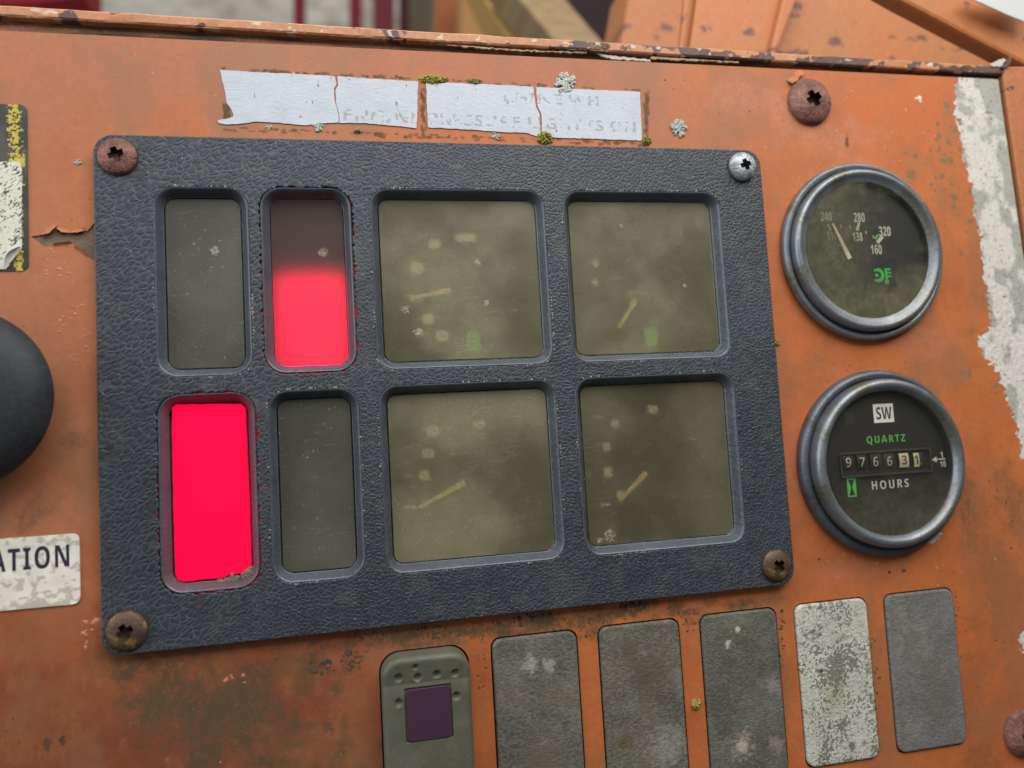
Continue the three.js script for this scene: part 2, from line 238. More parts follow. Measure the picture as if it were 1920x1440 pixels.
// machine paint for the frame pieces, with rusted chips; x along the piece
function chippedPaint(L, H, W, Hh, seed, rust, base = [0.47, 0.15, 0.045]) {
  return surfTex(0, 0, L, H, W, Hh, (x, y) => {
    const a = fbm(x / 9, y / 5, seed, 5), f = fbm(x / 1.1, y / 1.1, seed + 5, 3), e = sstep(1 - rust, 1 - rust + 0.05, a + (f - 0.5) * 0.2);
    let c = mix3(base, [base[0] * 0.8, base[1] * 1.15, base[2] * 1.5], fbm(x / 30, y / 30, seed + 9, 3)); const g = 0.85 + 0.3 * f; c = c.map((q) => q * g);
    c = mix3(c, mix3([0.075, 0.034, 0.026], [0.16, 0.065, 0.04], f), e);
    return { c, h: 0.7 - 0.45 * e + (f - 0.5) * 0.3, r: 0.55 + 0.35 * e };
  });
}
const steelDark = std([0.03, 0.024, 0.02], 0.9);
const panel = thing('control_panel', 'orange painted steel control panel, faded, stained and chipped, carrying all instruments', 'panel');
const PLATES = [15.8, 48.3, 81.1, 113.3, 145.7], PLY = -102.2, PLW = 25.6, PLH = 50;
{
  const ch = [[58, 444], [72, 442], [90, 437], [104, 421], [113, 437], [128, 434], [150, 432], [158, 428], [163, 434], [172, 424], [190, 410], [190, 500], [172, 486], [160, 478], [148, 466], [132, 456], [118, 455], [100, 459], [85, 462], [74, 456]].map(([u, v]) => px(u, v).slice(0, 2));
  const outline = [[-300, -330], [207, -330], [206, -60], [201.4, 37], [199, 97], [199, 99.6], [-300, 99.8]];
  const s = polyShape(outline);
  s.holes.push(rrShape(188, 128, 3, 0, 0, THREE.Path));
  for (const x of PLATES) s.holes.push(rrShape(PLW + 0.7, PLH + 0.7, 3, x, PLY, THREE.Path));
  s.holes.push(rrShape(25.6, 57, 5.6, -16.6, -106, THREE.Path));
  const back = extrude(s, 2.4, 0, -2.8, 8);
  const s2 = s.clone(); s2.holes.push(polyShape(jag(ch, 1.2, 0.25, 5), THREE.Path));
  const coat = extrude(s2, 0.4, 0.06, -0.4, 8);
  const bareTex = surfTex(PX0, -20, 60, 90, 256, 384, (x, y) => { const a = fbm(x / 4, y / 2, 4, 4), f = fbm(x / 0.8, y / 0.8, 9, 3); return { c: mix3([0.1, 0.07, 0.042], [0.19, 0.125, 0.07], a * 0.7 + f * 0.3), h: f, r: 0.8 }; });
  planarUV(back, PX0, -20, 60, 90);
  part('steel_sheet', back, new THREE.MeshStandardMaterial({ ...bareTex, bumpScale: 0.0002 }), panel);
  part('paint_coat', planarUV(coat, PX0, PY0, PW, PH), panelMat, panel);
  part('added_back_plate', box(496, 426, 2, -49, -116, -18), steelDark, panel);  // added dark plate keeps the background from showing through the gaps
  // lifted, curled paint edges above and below the bare patch
  const flake = (a, b, lift, w, seed) => {
    const pos = [], idx = [], r = rng(seed), n = 8, pa = px(...a), pb = px(...b), dx = pb[0] - pa[0], dy = pb[1] - pa[1], L = Math.hypot(dx, dy), nx = -dy / L, ny = dx / L;
    for (let i = 0; i <= n; i++) { const t = i / n, ww = w * (0.5 + 0.5 * Math.sin(Math.PI * t)) * (0.7 + 0.6 * r()); for (let k = 0; k <= 3; k++) { const q = k / 3; pos.push(pa[0] + dx * t - nx * ww * (q - 0.6), pa[1] + dy * t - ny * ww * (q - 0.6), 0.02 + lift * q * q); } }
    for (let i = 0; i < n; i++) for (let k = 0; k < 3; k++) { const o = i * 4 + k; idx.push(o, o + 4, o + 5, o, o + 5, o + 1); }
    const g = new THREE.BufferGeometry(); g.setAttribute('position', new THREE.Float32BufferAttribute(pos, 3)); g.setIndex(idx); g.computeVertexNormals(); planarUV(g, PX0, PY0, PW, PH);
    part('paint_flake', g, panelMat, panel);
  };
  flake([80, 441], [106, 424], 0.9, 1.6, 1); flake([108, 428], [128, 436], 0.6, 1.2, 2); flake([130, 436], [160, 432], 0.6, 1.0, 3); flake([134, 455], [100, 460], 0.6, 1.0, 4); flake([165, 480], [140, 462], 0.6, 1.0, 5);
}
// top flange, the rusty groove below it and the frame on the right
{
  const gt = surfTex(-150, 95, 365, 14, 2048, 96, (x, y) => { const a = fbm(x / 12, y / 1.5, 14, 5), f = fbm(x / 0.9, y / 0.5, 19, 3); let c = mix3([0.08, 0.045, 0.03], [0.26, 0.115, 0.06], sstep(0.3, 0.7, a)); c = mix3(c, [0.36, 0.13, 0.06], sstep(0.6, 0.7, fbm(x / 20, y / 3, 29, 3)) * 0.8); return { c: c.map((q) => q * (0.7 + 0.6 * f)), h: a * 0.5 + f * 0.5, r: 0.85 }; });
  const groove = polyShape(jag([[-300, 97], [203, 97], [203, 103], [-300, 107]], 12, 0.1, 8));
  part('groove_strip', planarUV(extrude(groove, 1.5, 0, -3.4), -150, 95, 365, 14), new THREE.MeshStandardMaterial({ ...gt, bumpScale: 0.0006 }), panel);
  // flange: a bar seen edge-on, nearer to the panel at its right end
  const L = 362, prof = new THREE.Shape(); prof.moveTo(0, 0.4); prof.lineTo(0.5, 0); prof.lineTo(2.6, 0); prof.lineTo(3.1, 0.5); prof.lineTo(3.1, 26); prof.lineTo(0, 26); prof.closePath();
  const bar = new THREE.PlaneGeometry(1, 1); bar.dispose();
  const n = 213, rows = prof.getPoints().slice(0, -1), pos = [], uv = [], idx = [], r = rng(12), m = rows.length;
  for (let i = 0; i <= n; i++) { const t = i / n * 1.42 - 0.42, x = -150 + t * L * 0.977, wob = (fbm(x / 9, 0, 33, 3) - 0.5) * 0.35; const y0 = lerp(103.7, 101.0, t); rows.forEach(([yy, zz], k) => {}); rows.forEach((p, k) => { pos.push(x, y0 + p.x + wob * (p.y < 5 ? 1 : 0.3), 0.9 - p.y + (fbm(x / 5, k, 44, 2) - 0.5) * 0.25); uv.push(t, k / (m - 1)); }); }
  for (let i = 0; i < n; i++) for (let k = 0; k < m; k++) { const a = i * m + k, b = i * m + (k + 1) % m, c = a + m, d = b + m; idx.push(a, c, d, a, d, b); }
  for (const i of [0, n]) for (let k = 1; k + 1 < m; k++) idx.push(i * m, i * m + k, i * m + k + 1);
  const g = new THREE.BufferGeometry(); g.setAttribute('position', new THREE.Float32BufferAttribute(pos, 3)); g.setAttribute('uv', new THREE.Float32BufferAttribute(uv, 2)); g.setIndex(idx);
  const gg = toCreasedNormals(g, 0.5);
  const ft = surfTex(0, 0, 360, 6, 2048, 64, (x, y) => {
    const right = sstep(130, 240, x), a = fbm(x / 9, y / 5, 55, 3) + (fbm(x / 1.6, y / 1.4, 58, 3) - 0.5) * 0.25, f = fbm(x / 1.0, y / 1.0, 59, 3);
    const end = sstep(344, 348, x + (f - 0.5) * 6), e = Math.max(sstep(0.63 - 0.1 * right, 0.68 - 0.1 * right, a), end);
    let c = mix3([0.46, 0.17, 0.065], [0.42, 0.2, 0.1], fbm(x / 30, y / 3, 66, 3)); c = c.map((q) => q * (0.85 + 0.3 * f));
    c = mix3(c, mix3([0.06, 0.032, 0.028], [0.14, 0.06, 0.04], f), e); c = mix3(c, [0.6, 0.5, 0.4], sstep(0.72, 0.76, fbm(x / 3, y / 1, 68, 3)) * 0.7);
    return { c, h: 0.7 - 0.4 * e + (f - 0.5) * 0.4, r: 0.5 + 0.35 * e };
  });
  part('top_flange', gg, new THREE.MeshStandardMaterial({ ...ft, bumpScale: 0.0004 }), panel, null, 'orange flange edge with rusted chips in its paint');
  const sideTex = chippedPaint(60, 260, 256, 1024, 120, 0.3, [0.44, 0.125, 0.035]);
  const side = polyShape([[200.3, 98.5], [202.8, 37], [207.3, -60], [208.4, -330], [240, -330], [240, 106], [200.4, 104]]);
  part('side_frame', planarUV(extrude(side, 14, 0.5, -13), 195, -150, 60, 290), new THREE.MeshStandardMaterial({ ...sideTex, bumpScale: 0.0003 }), panel);
  // scrap of old sealant and torn paint stuck in the groove
  const scrap = (pts, z, mat, name) => part(name, extrude(polyShape(jag(pts.map(([u, v]) => px(u, v, z).slice(0, 2)), 0.8, 0.25, 41)), 0.8, 0.15, z - 0.5), mat, panel);
  const torn = std([0.5, 0.44, 0.36], 0.8), tan = std([0.42, 0.28, 0.16], 0.8);
  scrap([[1118, 100], [1140, 104], [1175, 108], [1218, 112], [1220, 117], [1180, 114], [1150, 112], [1130, 107]], -0.6, torn, 'torn_paint');
  scrap([[775, 74], [850, 83], [960, 93], [1100, 98], [1100, 101], [960, 96], [850, 87]], -0.3, tan, 'torn_paint');
  scrap([[1220, 106], [1300, 111], [1385, 116], [1385, 119], [1300, 115], [1220, 111]], -0.3, tan, 'torn_paint');
  scrap([[1890, 112], [1893, 106], [1896, 112], [1893, 121], [1884, 128], [1876, 127], [1880, 122], [1888, 118]], 1.6, std([0.1, 0.05, 0.035], 0.8), 'torn_edge');
  scrap([[1856, 121], [1870, 114], [1880, 110], [1886, 114], [1876, 125], [1862, 126]], 1.0, torn, 'torn_edge');
}

// ---------------------------------------------------------------- screws
const rustTex = surfTex(0, 0, 14, 14, 192, 192, (x, y) => { const a = fbm(x / 3, y / 3, 200, 4), f = fbm(x / 0.5, y / 0.5, 201, 3); return { c: mix3([0.1, 0.04, 0.028], [0.27, 0.115, 0.08], sstep(0.25, 0.75, a * 0.6 + f * 0.4)), h: a * 0.4 + f * 0.6, r: 0.72 }; });
const brownTex = surfTex(0, 0, 14, 14, 192, 192, (x, y) => { const a = fbm(x / 3, y / 3, 210, 4), f = fbm(x / 0.5, y / 0.5, 211, 3); return { c: mix3(mix3([0.05, 0.034, 0.022], [0.16, 0.085, 0.045], a), [0.24, 0.15, 0.05], sstep(0.58, 0.7, a + (f - 0.5) * 0.3)), h: a * 0.4 + f * 0.6, r: 0.55 }; });
const zincTex = surfTex(0, 0, 14, 14, 192, 192, (x, y) => { const a = fbm(x / 2.4, y / 2.4, 220, 4), f = fbm(x / 0.5, y / 0.5, 221, 3); return { c: mix3([0.2, 0.21, 0.22], [0.42, 0.43, 0.44], sstep(0.3, 0.7, a)), h: f, r: 0.5 }; });
const rustMat = new THREE.MeshStandardMaterial({ ...rustTex, bumpScale: 0.00035, metalness: 0.1 });
const brownMat = new THREE.MeshStandardMaterial({ ...brownTex, bumpScale: 0.0002, metalness: 0.35 });
const zincMat = new THREE.MeshStandardMaterial({ ...zincTex, bumpScale: 0.0002, metalness: 0.55 });
const recessMat = std([0.035, 0.022, 0.018], 0.85);
const csg = new Evaluator();
function screwHead(r, h, turn, slot = 0.74, wide = 0.27) {
  const pts = [[0, h]]; for (let i = 1; i <= 12; i++) { const t = i / 12; pts.push([r * Math.sin(t * Math.PI / 2), h * (0.2 + 0.8 * Math.cos(t * Math.PI / 2))]); } pts.push([r, 0], [0, 0]);
  const g0 = new THREE.LatheGeometry(pts.map((p) => new THREE.Vector2(...p)), 48); g0.rotateX(Math.PI / 2); g0.deleteAttribute('uv'); const g = mergeVertices(g0, 1e-3); g.computeVertexNormals(); planarUV(g, -r, -r, 2 * r, 2 * r);
  let b = new Brush(g); b.updateMatrixWorld();
  for (let k = 0; k < 2; k++) {
    const w = r * slot, c = new THREE.CylinderGeometry(1, 0.35, 1, 4, 1); c.rotateY(Math.PI / 4); c.rotateX(Math.PI / 2);
    c.scale(w * 1.0, r * wide * 1.1, h * 1.5); c.translate(0, 0, h * 0.75); c.rotateZ(turn + k * Math.PI / 2);
    const cut = new Brush(c); cut.updateMatrixWorld(); b = csg.evaluate(b, cut, SUBTRACTION); b.updateMatrixWorld();
  }
  const out = b.geometry.clone(); out.clearGroups(); const gg = toCreasedNormals(out.index ? out.toNonIndexed() : out, 0.6); return planarUV(gg, -r, -r, 2 * r, 2 * r);
}
function washerRing(r, z) { return lathe([[r * 0.9, 0], [r * 1.04, 0], [r * 1.04, z], [r * 0.9, z]], 40); }

// ---------------------------------------------------------------- instrument cluster
const ZB = 3.0;
const WINS = [[-72.6, 29], [-44.3, 29], [-72.6, -29], [-44.3, -29], [0, 29], [58.3, 29], [0, -29], [58.3, -29]].map(([x, y], i) => ({ x, y, w: i < 4 ? 24.8 : 52.2, h: i < 4 ? 52.8 : 53, r: i < 4 ? 5.6 : 5.2 }));
function worley(X, Y, s) {
  const xi = Math.floor(X), yi = Math.floor(Y); let f1 = 9, f2 = 9, id = 0;
  for (let b = -1; b <= 1; b++) for (let a = -1; a <= 1; a++) { const gx = xi + a, gy = yi + b, dx = gx + hash2(gx, gy, s) - X, dy = gy + hash2(gx, gy, s + 1) - Y, d = dx * dx + dy * dy; if (d < f1) { f2 = f1; f1 = d; id = hash2(gx, gy, s + 2); } else if (d < f2) f2 = d; }
  return [Math.sqrt(f2) - Math.sqrt(f1), id];
}
function leather() {
  const W = 2048, H = 1434, cw = 200, chh = 140, C = new Uint8Array(W * H * 4), B = new Uint8Array(W * H * 4), R = new Uint8Array(W * H * 4);
  for (let j = 0; j < H; j++) for (let i = 0; i < W; i++) {
    const x = -100 + (i + 0.5) / W * cw, y = -70 + (j + 0.5) / H * chh, k = (j * W + i) * 4;
    const wa = fbm(x / 2.6, y / 2.6, 301, 3) - 0.5, wb = fbm(x / 2.6, y / 2.6, 311, 3) - 0.5, cx = x + wa * 1.9, cy = y + wb * 1.9;
    const [e1, id1] = worley(cx / 1.3, cy / 1.15, 331), [e2, id2] = worley((cx * 0.8 + cy * 0.6) / 2.3, (-cx * 0.6 + cy * 0.8) / 1.25, 337);
    const st = sstep(-25, -75, x + (fbm(x / 18, y / 18, 345, 2) - 0.5) * 60 - y * 0.25), pick = st > 0.5, edge = pick ? e2 : e1, id = pick ? id2 : id1;
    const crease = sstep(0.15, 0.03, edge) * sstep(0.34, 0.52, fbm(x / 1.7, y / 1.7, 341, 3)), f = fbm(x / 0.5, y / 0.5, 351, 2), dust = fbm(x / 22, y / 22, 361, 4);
    let c = mix3([0.019, 0.0215, 0.026], [0.036, 0.04, 0.047], f * 0.6 + dust * 0.4); c = mix3(c, [0.105, 0.115, 0.129], crease * (0.15 + 0.65 * dust)); c = mix3(c, [0.075, 0.072, 0.062], sstep(0.6, 0.75, fbm(x / 6, y / 6, 371, 5)) * 0.3);  // crease lines lightened: settled dust plus grain highlights painted into the colour
    if (hash2(i >> 1, j >> 1, 381) > 0.99996) c = [0.6, 0.6, 0.58];
    const h = clamp(0.85 * sstep(0, 0.5, edge) * (0.7 + 0.5 * id) + f * 0.12);
    C[k] = toS(c[0]); C[k + 1] = toS(c[1]); C[k + 2] = toS(c[2]); B[k] = B[k + 1] = B[k + 2] = 255 * h; R[k + 1] = 255 * clamp(0.36 + 0.16 * f + 0.2 * dust); C[k + 3] = B[k + 3] = R[k + 3] = 255;
  }
  return { map: dataTex(W, H, C, true), bumpMap: dataTex(W, H, B), roughnessMap: dataTex(W, H, R) };
}
const cluster0 = thing('instrument_cluster', 'rectangular black grained instrument cluster with four square gauges and four tall warning lamps', 'instrument cluster', [0, 0, 0]);
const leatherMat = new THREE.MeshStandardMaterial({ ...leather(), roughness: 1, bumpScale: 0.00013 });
{
  const s = rrShape(200, 140, 5.2);
  WINS.forEach((w, i) => s.holes.push(polyShape(jag(rrPoints(w.w + (i === 1 || i === 2 ? 0.85 : 0.1), w.h + (i === 1 || i === 2 ? 0.85 : 0.1), w.r + (i === 1 || i === 2 ? 0.3 : 0)).map(([x, y]) => [x + w.x, y + w.y]), i === 1 || i === 2 ? 0.7 : 1.0, i === 1 || i === 2 ? 0.45 : 0.14, 500 + i).reverse(), THREE.Path)));
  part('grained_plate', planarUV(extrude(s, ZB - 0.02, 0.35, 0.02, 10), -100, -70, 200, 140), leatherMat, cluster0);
}
const frameMat = (() => { const t = surfTex(-30, -30, 60, 60, 512, 512, (x, y) => { const a = fbm(x / 8, y / 8, 401, 4), f = fbm(x / 0.6, y / 0.6, 402, 3); return { c: mix3(mix3([0.045, 0.052, 0.062], [0.08, 0.092, 0.108], a), [0.12, 0.12, 0.11], sstep(0.68, 0.74, f) * 0.5), h: f, r: 0.24 + 0.16 * a }; }); return new THREE.MeshStandardMaterial({ ...t, bumpScale: 0.00008 }); })();
// dusty smoked plastic of the windows; paler clouds also paint in soft reflected haze
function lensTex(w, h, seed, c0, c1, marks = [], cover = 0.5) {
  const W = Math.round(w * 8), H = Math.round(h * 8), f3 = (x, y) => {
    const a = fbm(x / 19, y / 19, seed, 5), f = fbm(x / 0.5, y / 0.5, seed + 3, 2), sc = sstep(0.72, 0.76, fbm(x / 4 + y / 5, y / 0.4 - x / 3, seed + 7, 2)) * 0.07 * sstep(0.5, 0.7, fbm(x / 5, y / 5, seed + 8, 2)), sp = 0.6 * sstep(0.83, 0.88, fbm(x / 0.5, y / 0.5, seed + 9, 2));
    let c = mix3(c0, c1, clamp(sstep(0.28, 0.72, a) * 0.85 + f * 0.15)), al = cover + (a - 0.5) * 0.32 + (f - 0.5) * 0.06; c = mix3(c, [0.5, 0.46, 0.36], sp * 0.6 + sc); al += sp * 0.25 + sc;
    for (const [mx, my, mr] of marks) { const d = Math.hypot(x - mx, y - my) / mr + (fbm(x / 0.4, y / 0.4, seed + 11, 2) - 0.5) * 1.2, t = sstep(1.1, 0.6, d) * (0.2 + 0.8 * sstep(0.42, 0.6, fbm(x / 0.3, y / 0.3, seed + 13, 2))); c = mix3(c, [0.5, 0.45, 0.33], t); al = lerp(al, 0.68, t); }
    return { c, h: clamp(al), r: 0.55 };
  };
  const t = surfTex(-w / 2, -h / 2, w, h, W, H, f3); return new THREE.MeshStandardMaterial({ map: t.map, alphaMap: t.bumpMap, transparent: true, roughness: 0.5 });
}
function wpos(i, u, v, z = ZB - 3.5) { const p = px(u, v, z), w = WINS[i]; return [p[0] - w.x, p[1] - w.y]; }
const INS = 1.85, DEP = 3.2;
const needleMat = std([0.9, 0.72, 0.3], 0.5), markMat = std([0.72, 0.66, 0.52], 0.6), greenMark = std([0.16, 0.6, 0.08], 0.6), dialMat = std([0.035, 0.032, 0.026], 0.8);
WINS.forEach((w, i) => {
  const lamp = i < 4, g = new THREE.Group(); g.name = lamp ? 'warning_lamp' : 'square_gauge'; g.position.set(w.x * S, w.y * S, 0); cluster0.add(g);
  const zl = ZB - DEP;
  part('window_frame', planarUV(ringLoft(w.w + 0.6, w.h + 0.6, w.r + 0.3, [[0, ZB - 1.2], [0.1, ZB - 0.15], [0.3, ZB + 0.06], [0.5, ZB + 0.02], [0.8, ZB - 0.3], [1.15, ZB - 0.95], [1.6, ZB - 2.0], [INS + 0.1, zl + 0.5], [INS + 0.28, zl + 0.16], [INS + 0.46, zl + 0.03], ...(i === 1 || i === 2 ? [[INS + 0.5, zl - 0.3]] : [[INS + 0.55, zl - 2.2], [INS + 0.6, zl - 11]])]), -30, -30, 60, 60), frameMat, g);
  part('dial_plate', extrude(rrShape(w.w - 2 * INS, w.h - 2 * INS, 2), 0.8, 0, zl - 11.4), dialMat, g);
  const lw = w.w - 2 * INS - 0.8, lh = w.h - 2 * INS - 0.8, lr = lamp ? 2.9 : 2.7;
  if (i === 2) {           // lit red lens, sitting crooked in its frame
    const q = [[322, 764], [330, 758], [452, 757], [460, 764], [464, 860], [468, 940], [471, 1066], [466, 1074], [430, 1078], [420, 1083], [345, 1091], [333, 1088], [328, 1075], [327, 1040], [325, 960], [323, 880]].map(([u, v]) => wpos(2, u, v, zl + 0.4));
        const m = phys([0.4, 0.004, 0.012], 0.5, { specularIntensity: 0.12, emissive: rgb(0.8, 0.0, 0.05), emissiveIntensity: 1 });
    part('lens', planarUV(extrude(polyShape(jag(q, 2.2, 0.1, 9)), 1.2, 0.2, zl - 0.8), -13, -27, 26, 54), m, g, null, 'glowing red warning lamp lens sitting crooked in its frame');
    part('mask_plate', extrude(rrShape(w.w - 2 * INS + 0.2, w.h - 2 * INS + 0.2, 2.5), 0.4, 0, zl - 1.9), std([0.05, 0.04, 0.028], 0.85), g);  // added dark plate hides the glowing block so the lens gap stays dark
    const crumb = []; const r = rng(77);
    for (let k = 0; k < 70; k++) { const t2 = r(), p = wpos(2, lerp(410, 482, t2) + (r() - 0.5) * 8, lerp(1092, 1060, t2 * t2) + (r() - 0.5) * 12, zl); const c = new THREE.IcosahedronGeometry(0.25 + r() * 0.55, 1); c.scale(1 + r(), 0.6 + r() * 0.5, 0.6); c.rotateZ(r() * 6); c.translate(p[0], p[1], zl + 0.1 + r() * 0.4); crumb.push(c); }
    part('crumbled_foam', mergeGeometries(crumb), std([0.16, 0.13, 0.085], 0.95), g);
    const red = new THREE.RectAreaLight(rgb(1, 0, 0.04), 0.5, lw * S, lh * S); red.name = 'red_lamp_light'; red.position.set(0, 0, (zl + 0.8) * S); red.rotation.y = Math.PI; g.add(red);
    return;
  }
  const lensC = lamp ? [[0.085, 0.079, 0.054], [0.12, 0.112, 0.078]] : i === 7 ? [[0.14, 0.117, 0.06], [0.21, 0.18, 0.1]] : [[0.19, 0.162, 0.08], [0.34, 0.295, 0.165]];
  const marks = { 0: [[...wpos(0, 402, 470), 1.3]], 1: [[...wpos(1, 606, 474), 1.3]], 4: [[...wpos(4, 895, 492), 1.1], [...wpos(4, 760, 580), 1.4], [...wpos(4, 785, 624), 1.5], [...wpos(4, 912, 568), 0.9]], 7: [[...wpos(7, 1143, 1003), 1.9], [...wpos(7, 1124, 1012), 0.9]], 5: [[...wpos(5, 1165, 424), 0.7], [...wpos(5, 1283, 536), 0.6]] }[i] || [];
  const lm = new THREE.MeshPhysicalMaterial({ color: lamp ? (i === 1 ? rgb(0.42, 0.34, 0.3) : rgb(0.5, 0.46, 0.38)) : rgb(0.9, 0.86, 0.72), roughness: i === 1 ? 0.85 : 0.36, transmission: 1, thickness: 0.001, ior: lamp ? 1.5 : 1.35, specularIntensity: lamp ? 0.12 : 0.5 });
  const lens = part('lens', extrude(rrShape(lw, lh, lr), 1.0, 0.2, zl - 1.0), lm, g);
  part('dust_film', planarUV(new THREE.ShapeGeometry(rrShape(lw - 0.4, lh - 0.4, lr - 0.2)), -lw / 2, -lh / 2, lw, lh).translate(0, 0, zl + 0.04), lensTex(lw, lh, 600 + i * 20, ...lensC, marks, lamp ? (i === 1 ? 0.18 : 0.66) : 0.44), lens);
  if (i === 1) {           // the red bulb chamber behind the lower part of the smoked lens
    const yTop = wpos(1, 560, 512, zl - 4)[1];
    part('glowing_bulb_block', extrude(rrShape(lw - 0.4, yTop + lh / 2, 1.5, 0, (yTop - lh / 2) / 2), 2, 0.2, zl - 9), std([0.5, 0.01, 0.02], 0.5, { emissive: rgb(1, 0.0, 0.07), emissiveIntensity: 5.5 }), g);
    return;
  }
  if (lamp) return;
  // needle and scale figures behind the lens
  const nd = { 4: [[845, 544], [775, 558]], 5: [[1192, 563], [1160, 615]], 6: [[872, 904], [785, 952]], 7: [[1212, 886], [1160, 940]] }[i], zn = zl - 2.2;
  const a = wpos(i, ...nd[0], zn), b = wpos(i, ...nd[1], zn - 0.8), L = Math.hypot(b[0] - a[0], b[1] - a[1]), ng = new THREE.BufferGeometry();
  const nw = 0.85, nn = [-(b[1] - a[1]) / L, (b[0] - a[0]) / L], z2 = zn - 0.8;
  const P = [[a[0] + nn[0] * nw, a[1] + nn[1] * nw, zn], [a[0] - nn[0] * nw, a[1] - nn[1] * nw, zn], [b[0] - nn[0] * 0.45, b[1] - nn[1] * 0.45, z2], [b[0] + nn[0] * 0.45, b[1] + nn[1] * 0.45, z2]];
  const V = [...P, ...P.map(([x, y, z]) => [x, y, z - 0.5])]; ng.setAttribute('position', new THREE.Float32BufferAttribute(V.flat(), 3)); ng.setIndex([0, 3, 2, 0, 2, 1, 4, 5, 6, 4, 6, 7, 0, 1, 5, 0, 5, 4, 1, 2, 6, 1, 6, 5, 2, 3, 7, 2, 7, 6, 3, 0, 4, 3, 4, 7]);
  const ngf = ng.toNonIndexed(); ngf.computeVertexNormals(); part('needle', ngf, needleMat, g);
  const figs = { 4: [[814, 458, 24, 18], [872, 446, 44, 16], [782, 503, 26, 22], [780, 560, 26, 14], [803, 598, 24, 20], [829, 630, 26, 22]], 5: [[1117, 494, 14, 14], [1115, 530, 14, 14]], 6: [[812, 808, 26, 22], [803, 850, 24, 20], [796, 891, 20, 20], [898, 795, 24, 16], [770, 950, 26, 5], [765, 892, 16, 3]], 7: [[1152, 795, 18, 18], [1137, 838, 16, 18], [1140, 886, 18, 22], [1223, 768, 24, 18], [1135, 946, 22, 6], [1163, 930, 14, 20], [1120, 782, 22, 5]] }[i];
  for (const [u, v, fw, fh] of figs) { const p = wpos(i, u, v, zl - 4.2); part('scale_figure', extrude(rrShape(fw / 6.6, fh / 6.6, Math.min(fw, fh) / 18), 0.4, 0, zl - 4.6), markMat, g, [p[0], p[1], 0]); }
  const gr = { 4: [888, 640], 5: [1220, 632] }[i]; if (gr) { const p = wpos(i, ...gr, zl - 3.6); part('green_symbol', extrude(rrShape(4.2, 6, 1), 0.4, 0, zl - 4.0), greenMark, g, [p[0], p[1], 0]); }
});
// added unseen red parts behind the two lit windows make the ragged seam glow
{
  const diffuser = phys([0.85, 0.02, 0.06], 1, { transmission: 0.6, thickness: 0 }), shell = std([0.05, 0.045, 0.04], 0.8);
  for (const i of [1, 2]) {
    const w = WINS[i], s = rrShape(w.w + 3.4, w.h + 3.4, w.r + 1.7); s.holes.push(rrShape(w.w - 0.2, w.h - 0.2, w.r, 0, 0, THREE.Path));
    const lampGroup = cluster0.children.find((c) => c.name === 'warning_lamp' && c.position.x === w.x * S && c.position.y === w.y * S);
    part('added_red_diffuser', new THREE.ShapeGeometry(s).translate(0, 0, ZB - 1.9), diffuser, lampGroup, null, 'added red diffuser that makes the ragged seam round the window glow');
    part('lamp_shell', ringLoft(w.w + 3.6, w.h + 3.6, w.r + 1.8, [[0, ZB - 1.9], [0, ZB - 14]]), shell, lampGroup);
    if (i === 2) part('glowing_bulb_block', extrude(rrShape(w.w + 2.6, w.h + 2.6, 4), 2, 0.2, ZB - 12.5), std([0.5, 0.01, 0.02], 0.5, { emissive: rgb(1, 0.0, 0.04), emissiveIntensity: 2.2 }), lampGroup);  // added glowing block, lights only the diffuser under the seam
  }
  // pale dust packed in the seams of the gauges
  const dustMat = std([0.3, 0.26, 0.16], 0.9);
  WINS.forEach((w, i) => { if (i === 1 || i === 2) return; const pts = rrPoints(w.w + 0.8, w.h + 0.8, w.r + 0.4, 8, 46), r = rng(900 + i), gs = [], n = pts.length; for (let k = 0; k < n; k++) { if (r() > 0.75 * sstep(0.45, 0.75, fbm(k / 7, i * 3, 950, 3))) continue; const p = pts[k], c = new THREE.IcosahedronGeometry(0.08 + r() * 0.16, 0); c.scale(0.8 + r(), 0.8 + r(), 0.5); c.translate(p[0] + (r() - 0.5) * 0.4, p[1] + (r() - 0.5) * 0.4, ZB); gs.push(c); } const m = part('seam_dust', mergeGeometries(gs), dustMat, cluster0.children.find((o) => o.name !== 'grained_plate' && o.position.x === w.x * S && o.position.y === w.y * S)); m.userData.kind = 'stuff'; });
}
[[-93.7, 63.7, 5.1, rustMat, 0.35, 'rusty red-brown cross head screw'], [93.1, 64.0, 4.7, zincMat, 0.3, 'bright grey zinc cross head screw'], [93.7, -63.5, 4.8, brownMat, 0.75, 'tarnished brown cross head screw'], [-93.7, -63.7, 5.1, brownMat, 0.45, 'dark brown tarnished cross head screw']].forEach(([x, y, r, m, a, label], k) => {
  const sc = part('screw', screwHead(r, k === 1 ? 3.0 : 2.2, a), m, cluster0, [x, y, ZB + 0.05], label);
  part('washer_ring', washerRing(r, 0.5), k === 1 ? std([0.05, 0.05, 0.045], 0.8) : recessMat, sc);
});

// ---------------------------------------------------------------- round gauges
const ringTex = surfTex(-32, -32, 64, 64, 512, 512, (x, y) => { const a = fbm(x / 6, y / 6, 431, 4), f = fbm(x / 0.6, y / 0.6, 432, 3), g = sstep(0.52, 0.7, fbm(x / 9, y / 9, 440, 4)); return { c: mix3(mix3([0.14, 0.15, 0.163], [0.27, 0.285, 0.303], a), [0.16, 0.155, 0.12], g * 0.8 * f * 2), h: f, r: 0.36 + 0.14 * f + 0.08 * g }; });
const ringMat = new THREE.MeshStandardMaterial({ ...ringTex, metalness: 0.7, bumpScale: 0.00006 });
const ringMat2 = new THREE.MeshStandardMaterial({ ...ringTex, color: rgb(0.55, 0.57, 0.6), roughness: 0.5, metalness: 0.6, bumpScale: 0.0001 });
const dialPaint = (c, r) => new THREE.MeshStandardMaterial({ map: canvasTex(c), roughness: 0.6 });
